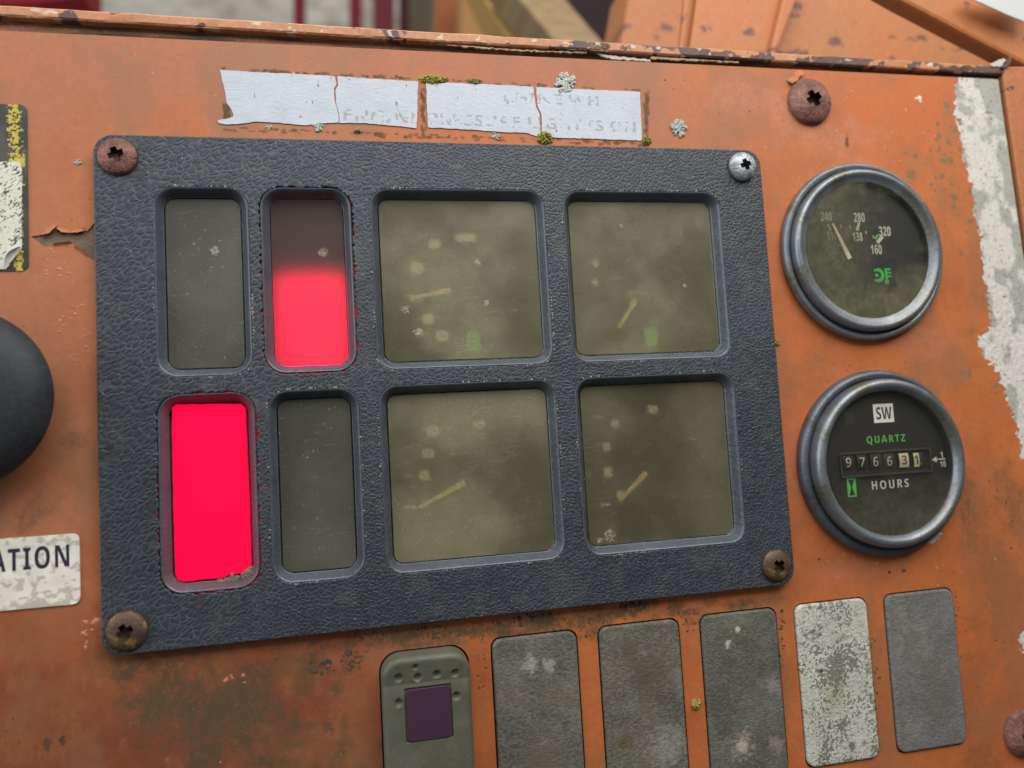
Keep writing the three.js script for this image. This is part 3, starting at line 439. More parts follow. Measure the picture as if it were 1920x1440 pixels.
function dialCanvas(N, cx, cy, z, R, draw) {
  const c = canvas(N, N), g = c.getContext('2d'); g.fillStyle = '#15130f'; g.fillRect(0, 0, N, N);
  const k = N / (2 * R), to = (u, v) => { const p = px(u, v, z); return [(p[0] - cx) * k + N / 2, N / 2 - (p[1] - cy) * k]; };
  const txt = (s, u, v, size, color, font = 'bold', sx = 1, rot = 0, space = 0) => { const [x, y] = to(u, v); g.save(); g.translate(x, y); g.rotate(rot); g.scale(sx, 1); g.fillStyle = color; g.font = `${font} ${size * k}px sans-serif`; g.textAlign = 'center'; g.textBaseline = 'middle'; if (space) { const wd = [...s].map((q) => g.measureText(q).width + space * k), tot = wd.reduce((a, b) => a + b); let o = -tot / 2; [...s].forEach((q, n) => { g.fillText(q, o + wd[n] / 2, 0); o += wd[n]; }); } else g.fillText(s, 0, 0); g.restore(); };
  draw(g, to, txt, k); return c;
}
function dustDisc(R, z, seed, f) {
  const T = surfTex(-R, -R, 2 * R, 2 * R, 384, 384, (x, y) => { const d = f(x, y); return { c: [1, 1, 1], h: d, r: 1 }; }, 'h');
  const T2 = surfTex(-R, -R, 2 * R, 2 * R, 256, 256, (x, y) => ({ c: mix3([0.1, 0.09, 0.042], [0.2, 0.18, 0.1], fbm(x / 3, y / 3, seed, 4)), h: 0, r: 1 }), 'c');
  const g = new THREE.CircleGeometry(R, 64); planarUV(g, -R, -R, 2 * R, 2 * R); g.translate(0, 0, z);
  return [g, new THREE.MeshStandardMaterial({ map: T2.map, alphaMap: T.bumpMap, transparent: true, roughness: 0.95 })];
}
const glassMat = new THREE.MeshPhysicalMaterial({ color: rgb(1, 1, 1), roughness: 0.08, transmission: 1, thickness: 0, ior: 1.5, specularIntensity: 0.7 });
function roundGauge(name, label, x, y, ringProfile, zd, Rd, zg, canvasDraw, dust) {
  const g = thing(name, label, 'gauge', [x, y, 0], 'round gauges');
  part('flange_ring', planarUV(lathe(ringProfile[0], 96), -32, -32, 64, 64), ringProfile[2], g);
  part('bezel_ring', planarUV(lathe(ringProfile[1], 96), -32, -32, 64, 64), ringProfile[3], g);
  const dg = new THREE.CircleGeometry(Rd, 72); planarUV(dg, -Rd, -Rd, 2 * Rd, 2 * Rd); dg.translate(0, 0, zd);
  part('dial', dg, dialPaint(dialCanvas(1024, x, y, zd, Rd, canvasDraw)), g);
  part('dial_wall', lathe([[Rd - 0.4, zg - 0.2], [Rd - 0.1, zd - 0.2]], 64), std([0.02, 0.019, 0.017], 0.6), g);
  const gg = new THREE.CircleGeometry(Rd + 0.2, 72); gg.translate(0, 0, zg); const gm = part('glass', gg, glassMat, g);
  const [d1, d2] = dustDisc(Rd - 0.1, zg - 0.1, 800, dust); part('dust_film', d1, d2, gm);
  return g;
}
{
  const x = 136.1, y = 36.3, zd = 2.6, R = 23.2;
  const g = roundGauge('temperature_gauge', 'round temperature gauge with dusty glass and dull grey metal rim, reading 240 to 320', x, y,
    [[[29.9, 0.02], [30.2, 0.8], [30.1, 2.3], [29.6, 2.95], [28.9, 3.1], [28.3, 2.9], [27.7, 2.2], [27.2, 1.6]], [[27.3, 1.6], [27.35, 4.3], [27.0, 5.1], [26.4, 5.5], [25.7, 5.55], [25.1, 5.25], [24.6, 4.7], [23.6, 4.45], [23.1, 4.2], [22.9, 3.4]], ringMat, ringMat], zd, R, 4.3,
    (c, to, txt, k) => {
      const W = '#b4ae98', dim = '#827d67';
      txt('240', 1549, 406, 4.4, '#b0aa92', 'bold', 0.6); txt('280', 1611, 408, 4.4, W, 'bold', 0.6); txt('320', 1659, 434, 4.5, W, 'bold', 0.62);
      txt('116', 1560, 442, 4.1, dim, 'bold', 0.58); txt('138', 1608, 444, 4.1, '#a8a28a', 'bold', 0.58); txt('160', 1643, 468, 4.4, W, 'bold', 0.6);
      c.strokeStyle = W; c.lineCap = 'butt';
      const tick = (u1, v1, u2, v2, w, col) => { c.strokeStyle = col; c.lineWidth = w * k; c.beginPath(); c.moveTo(...to(u1, v1)); c.lineTo(...to(u2, v2)); c.stroke(); };
      tick(1611, 417, 1607, 432, 1.0, W); tick(1655, 443, 1645, 455, 1.3, W); tick(1552, 420, 1558, 432, 0.9, dim);
      for (const [u, v] of [[1576, 421], [1593, 422], [1623, 433], [1637, 441]]) tick(u, v, u + 1.5, v + 6, 0.7, dim); tick(1647, 440, 1641, 448, 0.7, '#4fae4a');
      // green warning symbol: toothed half wheel with a thermometer beside it
      c.strokeStyle = '#2f9c42'; c.fillStyle = '#2f9c42'; const [sx, sy] = to(1646, 516); c.lineWidth = 0.75 * k; c.beginPath(); c.arc(sx, sy, 1.7 * k, -Math.PI / 2, Math.PI / 2); c.stroke(); c.beginPath(); c.moveTo(sx - 1.4 * k, sy - 1.7 * k); c.lineTo(sx, sy - 1.7 * k); c.moveTo(sx - 1.4 * k, sy + 1.7 * k); c.lineTo(sx, sy + 1.7 * k); c.stroke();
      for (let a = -4; a <= 4; a++) { const t = a * 0.36; c.beginPath(); c.moveTo(sx + 1.7 * k * Math.cos(t), sy + 1.7 * k * Math.sin(t)); c.lineTo(sx + 2.5 * k * Math.cos(t), sy + 2.5 * k * Math.sin(t)); c.stroke(); } c.beginPath(); c.arc(sx - 0.4 * k, sy, 0.6 * k, 0, 7); c.fill();
      const [fx, fy] = to(1662, 516); c.lineWidth = 0.9 * k; c.beginPath(); c.moveTo(fx, fy - 2.4 * k); c.lineTo(fx, fy + 2.2 * k); c.stroke(); c.lineWidth = 0.6 * k; for (const o of [-2, -0.8, 0.4]) { c.beginPath(); c.moveTo(fx, fy + o * k); c.lineTo(fx + 1.9 * k, fy + o * k); c.stroke(); } c.beginPath(); c.arc(fx, fy + 2.2 * k, 0.8 * k, 0, 7); c.fill();
    },
    (X, Y) => { const a = fbm(X / 7, Y / 7, 811, 5), f = fbm(X / 1.2, Y / 1.2, 815, 3), low = sstep(-4, -17, Y + (a - 0.5) * 16), left = sstep(9, -12, X + (a - 0.5) * 30 - Y * 0.1); return clamp(0.03 + 0.62 * Math.max(low, left * 0.75) * (0.6 + 0.5 * f) + 0.25 * sstep(0.55, 0.75, a) * f) * sstep(0.0, 0.2, a); });
  const a = px(1561, 419, 3.1), b = px(1594, 485, 3.3), L = Math.hypot(b[0] - a[0], b[1] - a[1]), s = polyShape([[-0.28, 0], [0.28, 0], [0.8, -L], [-0.8, -L]]), ng = extrude(s, 0.3, 0);
  ng.rotateZ(Math.atan2(b[1] - a[1], b[0] - a[0]) + Math.PI / 2); part('needle', ng, std([0.72, 0.62, 0.36], 0.5), g, [a[0] - x, a[1] - y, 3.0]);
}
{
  const x = 136.0, y = -34.2, zd = 3.4, R = 23.4;
  const g = roundGauge('hour_meter', 'round black hour meter with counter, green lettering and dull grey rim', x, y,
    [[[30.3, 0.02], [30.6, 1.0], [30.2, 2.5], [29.5, 3.3], [28.8, 3.5], [28.1, 3.2], [27.5, 2.5], [27.0, 2.0]], [[27.2, 2.0], [27.3, 5.4], [27.0, 6.6], [26.2, 7.3], [25.3, 7.5], [24.5, 7.1], [23.8, 6.3], [23.4, 5.6], [23.2, 4.8]], ringMat2, ringMat], zd, R, 5.6,
    (c, to, txt, k) => {
      const W = '#b2ac9d', G = '#579c42';
      const [a0, b0] = to(1636, 758), [a1, b1] = to(1677, 791); c.fillStyle = '#d6d0c4'; c.fillRect(a0, b0, a1 - a0, b1 - b0);
      txt('SW', 1657, 775, 5.6, '#1a1713', 'bold', 0.74);
      txt('QUARTZ', 1661, 823, 3.3, G, 'bold', 1.0, 0, 0.4);
      txt('HOURS', 1669, 908, 3.8, W, 'bold', 0.95, 0, 0.55);
      // hourglass
      const [h0, i0] = to(1587, 897), [h1, i1] = to(1607, 931); c.fillStyle = '#4ca43f'; c.fillRect(h0, i0, h1 - h0, i1 - i0); c.fillStyle = '#15130f'; const w = h1 - h0, h = i1 - i0; c.beginPath(); c.moveTo(h0 + w * 0.18, i0 + h * 0.1); c.lineTo(h1 - w * 0.18, i0 + h * 0.1); c.lineTo(h0 + w * 0.56, i0 + h * 0.5); c.lineTo(h1 - w * 0.18, i1 - h * 0.08); c.lineTo(h0 + w * 0.18, i1 - h * 0.08); c.lineTo(h0 + w * 0.44, i0 + h * 0.5); c.closePath(); c.fill();
      // arrow and 1/10
      c.fillStyle = c.strokeStyle = W; const [ax, ay] = to(1747, 862); c.beginPath(); c.moveTo(ax, ay); c.lineTo(ax + 1.9 * k, ay - 1.0 * k); c.lineTo(ax + 1.9 * k, ay + 1.0 * k); c.closePath(); c.fill(); c.lineWidth = 0.4 * k; c.beginPath(); c.moveTo(ax + 1.5 * k, ay); c.lineTo(ax + 5.2 * k, ay); c.stroke(); txt('1', 1766, 853, 2.9, W, 'bold', 0.9); txt('10', 1768, 870, 2.7, W, 'bold', 0.8);
      c.strokeStyle = '#38342c'; c.lineWidth = 0.22 * k; const [wx0, wy0] = to(1576, 850), [wx1, wy1] = to(1746, 884); c.strokeRect(wx0, wy0, wx1 - wx0, wy1 - wy0);
    },
    (X, Y) => { const a = fbm(X / 7, Y / 7, 831, 5), f = fbm(X / 1.0, Y / 1.0, 835, 3); return clamp(0.05 + 0.26 * sstep(-4, -18, Y + (a - 0.5) * 14) * (0.5 + f) + 0.1 * sstep(0.6, 0.8, a)); });
  // counter wheels standing in a frame on the dial
  const cnt = new THREE.Group(); cnt.name = 'counter'; g.add(cnt);
  const digits = [['9', 1590, 0], ['7', 1616, 0], ['6', 1641, 0], ['6', 1667, 0], ['3', 1695, 1], ['1', 1722, 2]];
  digits.forEach(([d, u, kind], n) => {
    const c = canvas(64, 80), q = c.getContext('2d'); q.fillStyle = kind ? '#a89c74' : '#1b1915'; q.fillRect(0, 0, 64, 80); q.fillStyle = kind ? '#2a261d' : '#aaa48f'; q.font = `${kind ? 'bold ' : ''}70px sans-serif`; q.textAlign = 'center'; q.textBaseline = 'middle'; q.fillText(d, kind === 2 ? 20 : 34, kind ? 40 : 44); if (kind === 2) { q.fillStyle = '#1d1a15'; q.fillRect(38, 0, 26, 80); q.fillStyle = '#7c745a'; q.fillRect(44, 58, 8, 10); }
    const p = px(u, 866 - (u - 1590) * 0.03, zd + 0.6), gw = new THREE.CylinderGeometry(5, 5, 3.55, 24, 1, true, -0.5, 1.0); gw.rotateZ(Math.PI / 2);
    const w = new THREE.PlaneGeometry(3.55, 4.6, 1, 8), pp = w.attributes.position; for (let i = 0; i < pp.count; i++) { const yy = pp.getY(i); pp.setZ(i, Math.sqrt(64 - yy * yy) - 8); } w.computeVertexNormals();
    part('digit_wheel', w, new THREE.MeshStandardMaterial({ map: canvasTex(c), roughness: 0.6 }), cnt, [p[0] - x, p[1] - y, zd + 0.75]);
  });
  const f0 = px(1576, 850, zd + 0.5), f1 = px(1746, 884, zd + 0.5), fw = f1[0] - f0[0], fh = Math.abs(f1[1] - f0[1]) * 0.86, fs = rrShape(fw + 1, fh + 1, 0.3); fs.holes.push(rrShape(fw, fh, 0.2, 0, 0, THREE.Path));
  part('counter_frame', extrude(fs, 0.35, 0.05, zd + 0.5), std([0.03, 0.028, 0.024], 0.5), cnt, [(f0[0] + f1[0]) / 2 - x, (f0[1] + f1[1]) / 2 - y, 0]);
}

// ---------------------------------------------------------------- switch blanks and rocker switch
function blankMat(seed, lo, hi, opt = {}) {
  const t = surfTex(-PLW / 2, -PLH / 2, PLW, PLH, 320, 640, (x, y) => {
    const a = fbm(x / 8, y / 8, seed, 5), f = fbm(x / 0.7, y / 0.45, seed + 2, 3), m = fbm(x / 2.2, y / 2.2, seed + 4, 4);
    let c = mix3(lo, hi, clamp(0.5 + (a - 0.5) * 1.3 + (f - 0.5) * 1.3)); c = mix3(c, opt.tint || [0.12, 0.09, 0.05], sstep(0.5, 0.68, m * 0.6 + a * 0.4) * (opt.brown ?? 0.5));
    for (const [bx, by, br, bc, bs] of opt.blobs || []) { const d = Math.hypot(x - bx, y - by) / br + (fbm(x / 1.2, y / 1.2, seed + 8, 4) - 0.5) * 1.3; c = mix3(c, bc, sstep(1.1, 0.3, d) * bs * (0.6 + 0.8 * f)); }
    let k = 0; if (opt.specks) { const z = fbm(x / 6, y / 7, seed + 12, 3) + (opt.field ? opt.field(x, y) : 0); k = sstep(0.555, 0.655, fbm(x / 0.5, y / 0.6, seed + 14, 3) * 0.62 + z * 0.45); c = mix3(c, [0.12, 0.112, 0.08], k * 0.85); }
    return { c, h: f * 0.7 + k * 0.3, r: 0.8 };
  });
  return new THREE.MeshStandardMaterial({ ...t, bumpScale: 0.00022 });
}
const blankDefs = [
  ['brownish grey blank switch plate beside the rocker switch', blankMat(1010, [0.068, 0.062, 0.046], [0.17, 0.157, 0.125], { brown: 0.6, blobs: [[-2, 17, 3, [0.36, 0.32, 0.25], 0.7], [4, 16, 2.4, [0.36, 0.32, 0.25], 0.6], [0, -12, 9, [0.11, 0.085, 0.05], 0.6]] })],
  ['brown stained blank switch plate, second from the rocker switch', blankMat(1030, [0.07, 0.06, 0.044], [0.175, 0.157, 0.125], { brown: 0.8, blobs: [[-3, 17, 5, [0.085, 0.065, 0.035], 0.7], [2, 10, 8, [0.09, 0.07, 0.04], 0.7], [-7, -9, 3, [0.09, 0.075, 0.03], 0.9], [6, -12, 7, [0.26, 0.25, 0.21], 0.6]] })],
  ['olive grey blank switch plate with one pale round blotch', blankMat(1050, [0.07, 0.066, 0.048], [0.155, 0.147, 0.118], { brown: 0.6, tint: [0.085, 0.078, 0.05], blobs: [[-2.2, -15, 5, [0.3, 0.24, 0.18], 0.8], [-2.2, -15, 2.6, [0.42, 0.37, 0.28], 0.8], [9, -16, 3.5, [0.26, 0.21, 0.16], 0.7], [-4.4, 16, 1.6, [0.45, 0.43, 0.34], 0.9], [-0.8, 19.6, 1.0, [0.5, 0.47, 0.38], 0.9], [10, 2, 3, [0.24, 0.2, 0.17], 0.6]] })],
  ['whitish blank switch plate spotted with dark mould', blankMat(1070, [0.4, 0.38, 0.31], [0.58, 0.56, 0.48], { brown: 0.25, tint: [0.25, 0.24, 0.13], specks: true, field: (x, y) => 0.24 * Math.exp(-((x - 5) ** 2 / 50 + (y - 6) ** 2 / 120)) + 0.12 * Math.exp(-((x + 6) ** 2 / 30 + (y - 4) ** 2 / 60)) - 0.07, blobs: [[3, 14, 1.8, [0.3, 0.29, 0.2], 0.9], [-5.6, 4, 1.9, [0.09, 0.085, 0.05], 1], [3, -20.5, 1.8, [0.14, 0.13, 0.1], 1], [7.5, -20, 1.5, [0.2, 0.18, 0.15], 0.9], [-2, -4, 6, [0.33, 0.33, 0.2], 0.6]] })],
  ['plain even grey blank switch plate beside the whitish one', blankMat(1090, [0.115, 0.105, 0.093], [0.195, 0.18, 0.162], { brown: 0.45, tint: [0.105, 0.092, 0.075], blobs: [[3, -8, 9, [0.11, 0.1, 0.085], 0.6]] })],
];
blankDefs.forEach(([label, mat], k) => {
  const g = extrude(rrShape(PLW - 0.2, PLH - 0.2, 2.8), 2.8, 0.55, -2.0, 8);
  solo('switch_blank', label, 'switch plate', planarUV(g, -PLW / 2, -PLH / 2, PLW, PLH), mat, [PLATES[k], PLY, 0], 'blank switch plates in a row');
});
{
  const g = thing('rocker_switch', 'olive grey rocker switch with dark purple lens square and dimples', 'rocker switch', [-16.6, -106, 0]);
  // rocker face: height field over a rounded rectangle
  const w = 24.6, h = 56, z0 = 6.5, NX = 84, NY = 170, pos = [], idx = [], r0 = 5.5;
  const dim = [[747, 1271], [783, 1270], [819, 1264], [853, 1262], [748, 1318], [856, 1305], [779, 1250]].map(([u, v]) => { const p = px(u, v, 6); return [p[0] + 16.6, p[1] + 106]; });
  const ridge = px(800, 1279, 6)[1] + 106, prof = (y) => { const t = y - ridge; return z0 - 0.6 + (t > 0 ? t * 0.17 : 0.35 * (1 - Math.exp(t / 1.6)) + t * 0.02); };
  const inset = px(805, 1338, 6.2), ix = inset[0] + 16.6, iy = inset[1] + 106;
  for (let j = 0; j <= NY; j++) for (let i = 0; i <= NX; i++) {
    let x = (i / NX - 0.5) * w, y = (j / NY - 0.5) * h;
    const qx = Math.abs(x) - (w / 2 - r0), qy = Math.abs(y) - (h / 2 - r0); if (qx > 0 && qy > 0) { const L = Math.max(qx, qy) / Math.hypot(qx, qy); x = Math.sign(x) * (w / 2 - r0 + qx * L); y = Math.sign(y) * (h / 2 - r0 + qy * L); }
    const q2x = Math.max(0, Math.abs(x) - (w / 2 - r0)), q2y = Math.max(0, Math.abs(y) - (h / 2 - r0)), ed = Math.max(0, r0 - Math.hypot(q2x, q2y)), e = Math.min(1, Math.min(w / 2 - Math.abs(x), ed < 0 ? 0 : 99, Math.hypot(q2x, q2y) > 0 ? ed : 99) / 1.6);
    let z = prof(y) - 1.5 * (1 - Math.sqrt(Math.max(0, 1 - (1 - e) ** 2)));
    dim.forEach(([dx, dy], n) => { const d = Math.hypot(x - dx, y - dy) / (n === 6 ? 0.8 : 1.15); if (d < 1) z -= 0.75 * Math.sqrt(1 - d * d); });
    const lx = Math.abs(x - ix) - 6.4, ly = Math.abs(y - iy) - 7.2; if (lx < 0 && ly < 0) z -= 0.6;
    pos.push(x, y, z);
  }
  for (let j = 0; j < NY; j++) for (let i = 0; i < NX; i++) { const a = j * (NX + 1) + i, b = a + 1, c = a + NX + 1, d = c + 1; idx.push(a, b, d, a, d, c); }
  const top = new THREE.BufferGeometry(); top.setAttribute('position', new THREE.Float32BufferAttribute(pos, 3)); top.setIndex(idx);
  const tx = surfTex(-w / 2, -h / 2, w, h, 256, 512, (x, y) => { const a = fbm(x / 7, y / 7, 1201, 5), f = fbm(x / 0.8, y / 0.8, 1203, 3), dirt = sstep(0.5, 0.7, fbm(x / 4, y / 5, 1207, 4)); let c = mix3([0.07, 0.068, 0.043], [0.13, 0.126, 0.088], a); c = mix3(c, [0.09, 0.08, 0.042], dirt * 0.6); return { c: c.map((q) => q * (0.9 + 0.2 * f)), h: f, r: 0.5 + 0.2 * a }; });
  const rm = new THREE.MeshStandardMaterial({ ...tx, bumpScale: 0.00006 });
  part('rocker', planarUV(toCreasedNormals(top, 0.9), -w / 2, -h / 2, w, h), rm, g);
  const loop = []; for (let i = 0; i < NX; i++) loop.push(i); for (let j = 0; j < NY; j++) loop.push(j * (NX + 1) + NX); for (let i = NX; i > 0; i--) loop.push(NY * (NX + 1) + i); for (let j = NY; j > 0; j--) loop.push(j * (NX + 1));
  const sp = [], si = []; loop.forEach((o) => { const X = pos[o * 3], Y = pos[o * 3 + 1]; sp.push(X, Y, pos[o * 3 + 2], X * 1.012, Y * 1.006, -2); }); loop.forEach((_, n) => { const a = n * 2, b = ((n + 1) % loop.length) * 2; si.push(a, a + 1, b + 1, a, b + 1, b); });
  const sk = new THREE.BufferGeometry(); sk.setAttribute('position', new THREE.Float32BufferAttribute(sp, 3)); sk.setIndex(si);
  part('rocker_side', planarUV(toCreasedNormals(sk, 0.6), -w / 2, -h / 2, w, h), rm, g);
  part('lens', extrude(rrShape(12.4, 14.0, 1.3), 0.9, 0.2, 5.25), phys([0.05, 0.022, 0.038], 0.45), g, [ix, iy, 0], 'dark purple square indicator lens');
}

// ---------------------------------------------------------------- panel screws
{
  const t = solo('panel_screw', 'large rusty domed cross head screw beside the lifted paint', 'screw', screwHead(7.9, 3.4, 0.5, 0.66, 0.24), rustMat, [121.6, 88.2, 0.05], 'rusty panel screws');
  solo('panel_screw', 'large rusty domed screw at the corner beside the plain grey plate', 'screw', screwHead(7.6, 3.4, 0.2), rustMat, [180.5, -126.9, 0.05], 'rusty panel screws');
  const p = px(1490, 145), c = new THREE.PlaneGeometry(6.5, 2.2, 10, 4), q = c.attributes.position; for (let i = 0; i < q.count; i++) { const y = q.getY(i), x = q.getX(i); q.setZ(i, 0.25 + 1.0 * sstep(-1.1, 1.1, -y) + 0.2 * Math.sin(x * 2)); q.setY(i, y + 0.25 * Math.sin(x * 1.7)); } c.computeVertexNormals(); c.rotateZ(0.72); c.translate(p[0], p[1], 0); part('paint_flake', planarUV(c, PX0, PY0, PW, PH), panelMat, panel);
}

// ---------------------------------------------------------------- decals and labels
// torn white warning decal in four pieces, with remnants of two printed lines
{
  const g = thing('warning_decal', 'torn white warning decal strip with nearly worn away lettering above the cluster', 'decal');
  const DX = -62, DY = 70, DW = 136, DH = 34, W = 1600, H = 400, c = canvas(W, H), q = c.getContext('2d');
  q.fillStyle = '#000'; q.fillRect(0, 0, W, H); q.fillStyle = '#fff'; q.textBaseline = 'middle';
  const to = (u, v) => { const p = px(u, v, 0.2); return [(p[0] - DX) / DW * W, H - (p[1] - DY) / DH * H]; };
  const line = (s, u0, v0, u1, v1, size) => { const a = to(u0, v0), b = to(u1, v1); q.save(); q.translate(...a); q.rotate(Math.atan2(b[1] - a[1], b[0] - a[0])); q.font = `bold ${size}px sans-serif`; const L = Math.hypot(b[0] - a[0], b[1] - a[1]); q.scale(L / q.measureText(s).width, 1); q.fillText(s, 0, 0); q.restore(); };
  line('CHINE WH', 940, 183, 1125, 191, 54); line('ENGINE PRESSURE LIGHT IS ON', 640, 216, 1195, 240, 58);
  const td = q.getImageData(0, 0, W, H).data;
  const tex = surfTex(DX, DY, DW, DH, W, H, (x, y) => {
    const i = clamp(Math.floor((x - DX) / DW * W), 0, W - 1), j = clamp(H - 1 - Math.floor((y - DY) / DH * H), 0, H - 1), ink = td[(j * W + i) * 4] / 255;
    const keep = sstep(0.5, 0.6, fbm(x / 1.3, y / 1.3, 1301, 4) - 0.0 + 0.06 * sstep(-20, 30, x)), f = fbm(x / 0.8, y / 0.5, 1303, 3), m = fbm(x / 5, y / 5, 1305, 4);
    let c = mix3([0.4, 0.415, 0.445], [0.47, 0.485, 0.515], m); c = c.map((z) => z * (0.95 + 0.1 * f)); c = mix3(c, [0.2, 0.175, 0.13], ink * keep * 0.55);
    c = mix3(c, [0.2, 0.1, 0.07], sstep(0.87, 0.89, fbm(x / 0.9, y / 1.5, 1309, 2)));
    return { c, h: 0.5 + (m - 0.5) * 0.5 + (f - 0.5) * 0.35 - ink * keep * 0.2, r: 0.45 + 0.2 * f };
  });
  const mat = new THREE.MeshStandardMaterial({ ...tex, bumpScale: 0.00017 });
  const pieces = [
    [[412, 131], [470, 135], [560, 139], [628, 143], [631, 157], [626, 166], [628, 190], [635, 215], [635, 230], [600, 232], [570, 235], [540, 232], [510, 230], [480, 228], [450, 232], [424, 234], [410, 231], [408, 226], [425, 223], [438, 218], [434, 206], [425, 192], [420, 165]],
    [[633, 143], [700, 148], [784, 153], [783, 170], [783, 200], [781, 241], [740, 236], [680, 231], [637, 231], [636, 215], [630, 192], [629, 170], [634, 160]],
    [[799, 155], [860, 156], [930, 159], [1000, 163], [1002, 180], [1005, 200], [1012, 215], [1013, 254], [1006, 256], [990, 250], [930, 247], [860, 242], [803, 239], [801, 210], [800, 180]],
    [[1005, 163], [1080, 167], [1150, 170], [1200, 172], [1201, 200], [1203, 240], [1203, 264], [1180, 263], [1100, 260], [1040, 258], [1016, 256], [1015, 215], [1008, 198]]];
  pieces.forEach((pts, k) => part('decal_piece', planarUV(extrude(polyShape(jag(pts.map(([u, v]) => px(u, v, 0.2).slice(0, 2)), 1.0, 0.1, 1400 + k)), 0.25, 0.05, 0.03), DX, DY, DW, DH), mat, g));
}
// label on the left that ends in ...ATION
{
  const LW = 62, LH = 18.4, c = canvas(1024, 304), q = c.getContext('2d'); q.fillStyle = '#ded5c8'; q.fillRect(0, 0, 1024, 304);
  const pr = px(149, 1010, 0.4), pb = px(149, 1122, 0.4), cx = pr[0] - LW / 2, cy = (pr[1] + pb[1]) / 2, k = 1024 / LW;
  const id = q.getImageData(0, 0, 1024, 304), d = id.data; for (let j = 0; j < 304; j++) for (let i = 0; i < 1024; i++) { const x = i / k, y = j / k, m = 0.92 + 0.14 * fbm(x / 3, y / 3, 1501, 4), e = sstep(0.55, 0.68, fbm(x / 1.6, y / 1.2, 1505, 4) + 0.25 * sstep(15, 18, y)) * 0.4, o = (j * 1024 + i) * 4; d[o] = lerp(d[o] * m, 125, e); d[o + 1] = lerp(d[o + 1] * m, 120, e); d[o + 2] = lerp(d[o + 2] * m, 96, e); } q.putImageData(id, 0, 0);
  const e = px(134, 1040, 0.4), s = px(0, 1045, 0.4); q.fillStyle = '#1b1b30'; q.font = `bold ${7.9 * k}px sans-serif`; q.textAlign = 'right'; q.textBaseline = 'middle'; q.save(); q.translate((e[0] - cx + LW / 2) * k, (cy + LH / 2 - e[1]) * k + 4); q.scale(0.72, 1); let xo = 0; for (const ch of 'NOITA') { q.fillText(ch, xo, 0); xo -= q.measureText(ch).width + 0.5 * k; } q.restore();
  solo('name_label', 'white label with dark blue capitals ATION beside the black knob', 'label', planarUV(extrude(rrShape(LW, LH, 1.8), 0.4, 0.1, 0.03, 6), -LW / 2, -LH / 2, LW, LH), new THREE.MeshStandardMaterial({ map: canvasTex(c), roughness: 0.55 }), [cx, cy, 0]);
}
// black decal with flaking yellow edge and a peeled scratched lower half
{
  const g = thing('safety_decal', 'black decal with flaking yellow border and scratched cream sheet peeling at its corner', 'decal');
  const x1 = px(52, 300, 0.2)[0], yt = px(40, 196, 0.2)[1], yb = px(40, 508, 0.2)[1], x0 = x1 - 40;
  const t = surfTex(x0, yb, x1 - x0, yt - yb, 512, 640, (x, y) => { const d = x1 - x, a = fbm(x / 2, y / 2, 1601, 4), f = fbm(x / 0.5, y / 0.5, 1603, 3), m = fbm(x / 7, y / 7, 1605, 3); let c = mix3([0.022, 0.021, 0.017], [0.07, 0.065, 0.05], sstep(0.4, 0.7, m) * 0.7 + a * 0.2);
    const ymid = (yt + yb) / 2, band = Math.exp(-Math.pow((d - 2.4 - (y > ymid ? (y - ymid) * 0.04 : 0)) / (y > ymid ? 1.5 : 0.9), 2)), w = sstep(0.52, 0.57, f * 0.72 + a * 0.2 + band * 0.2 - 0.05) * (band > 0.15 ? 1 : 0); c = mix3(c, mix3([0.36, 0.26, 0.02], [0.55, 0.42, 0.05], a), w); return { c, h: 0.4 + w * 0.5 + f * 0.1, r: 0.6 }; });
  part('backing', planarUV(extrude(rrShape(x1 - x0, yt - yb, 2, (x0 + x1) / 2, (yt + yb) / 2), 0.25, 0.06, 0.03), x0, yb, x1 - x0, yt - yb), new THREE.MeshStandardMaterial({ ...t, bumpScale: 0.0003 }), g);
  const T2 = surfTex(x0, yb, x1 - x0, yt - yb, 512, 640, (x, y) => { const f = fbm((x - y) / 0.35, (x + y) / 1.1, 1611, 4), a = fbm(x / 3, y / 3, 1613, 3), k = sstep(0.6, 0.68, f * 0.75 + a * 0.3); let c = mix3([0.56, 0.53, 0.42], [0.66, 0.63, 0.52], a); c = mix3(c, [0.06, 0.045, 0.03], k); return { c, h: 1 - k, r: 0.6 }; });
  const sh = [[-20, 304], [20, 302], [34, 304], [41, 306], [41, 466], [30, 476], [16, 500], [8, 505], [-20, 505]].map(([u, v]) => px(u, v, 0.4).slice(0, 2));
  part('cream_sheet', planarUV(extrude(polyShape(jag(sh, 2, 0.1, 3)), 0.18, 0.04, 0.3), x0, yb, x1 - x0, yt - yb), new THREE.MeshStandardMaterial({ ...T2, bumpScale: 0.00015 }), g);
  // curled corner
  const a = px(41, 464, 0.5), b = px(10, 505, 0.5), n = 14, pos = [], idx = []; const dx = b[0] - a[0], dy = b[1] - a[1], L = Math.hypot(dx, dy), nx = -dy / L, ny = dx / L;
  for (let i = 0; i <= n; i++) for (let k = 0; k <= 8; k++) { const s = i / n, ph = k / 8 * 2.3, wd = 1.5 * Math.sin(Math.PI * clamp(s * 0.86 + 0.1)); pos.push(a[0] + dx * s - nx * wd * Math.sin(ph) * 1.0, a[1] + dy * s - ny * wd * Math.sin(ph), 0.46 + wd * (1 - Math.cos(ph)) * 0.8); }
  for (let i = 0; i < n; i++) for (let k = 0; k < 8; k++) { const o = i * 9 + k; idx.push(o, o + 9, o + 10, o, o + 10, o + 1); }
  const cg = new THREE.BufferGeometry(); cg.setAttribute('position', new THREE.Float32BufferAttribute(pos, 3)); cg.setIndex(idx); cg.computeVertexNormals(); part('curled_corner', cg, std([0.7, 0.69, 0.66], 0.5), g);
}
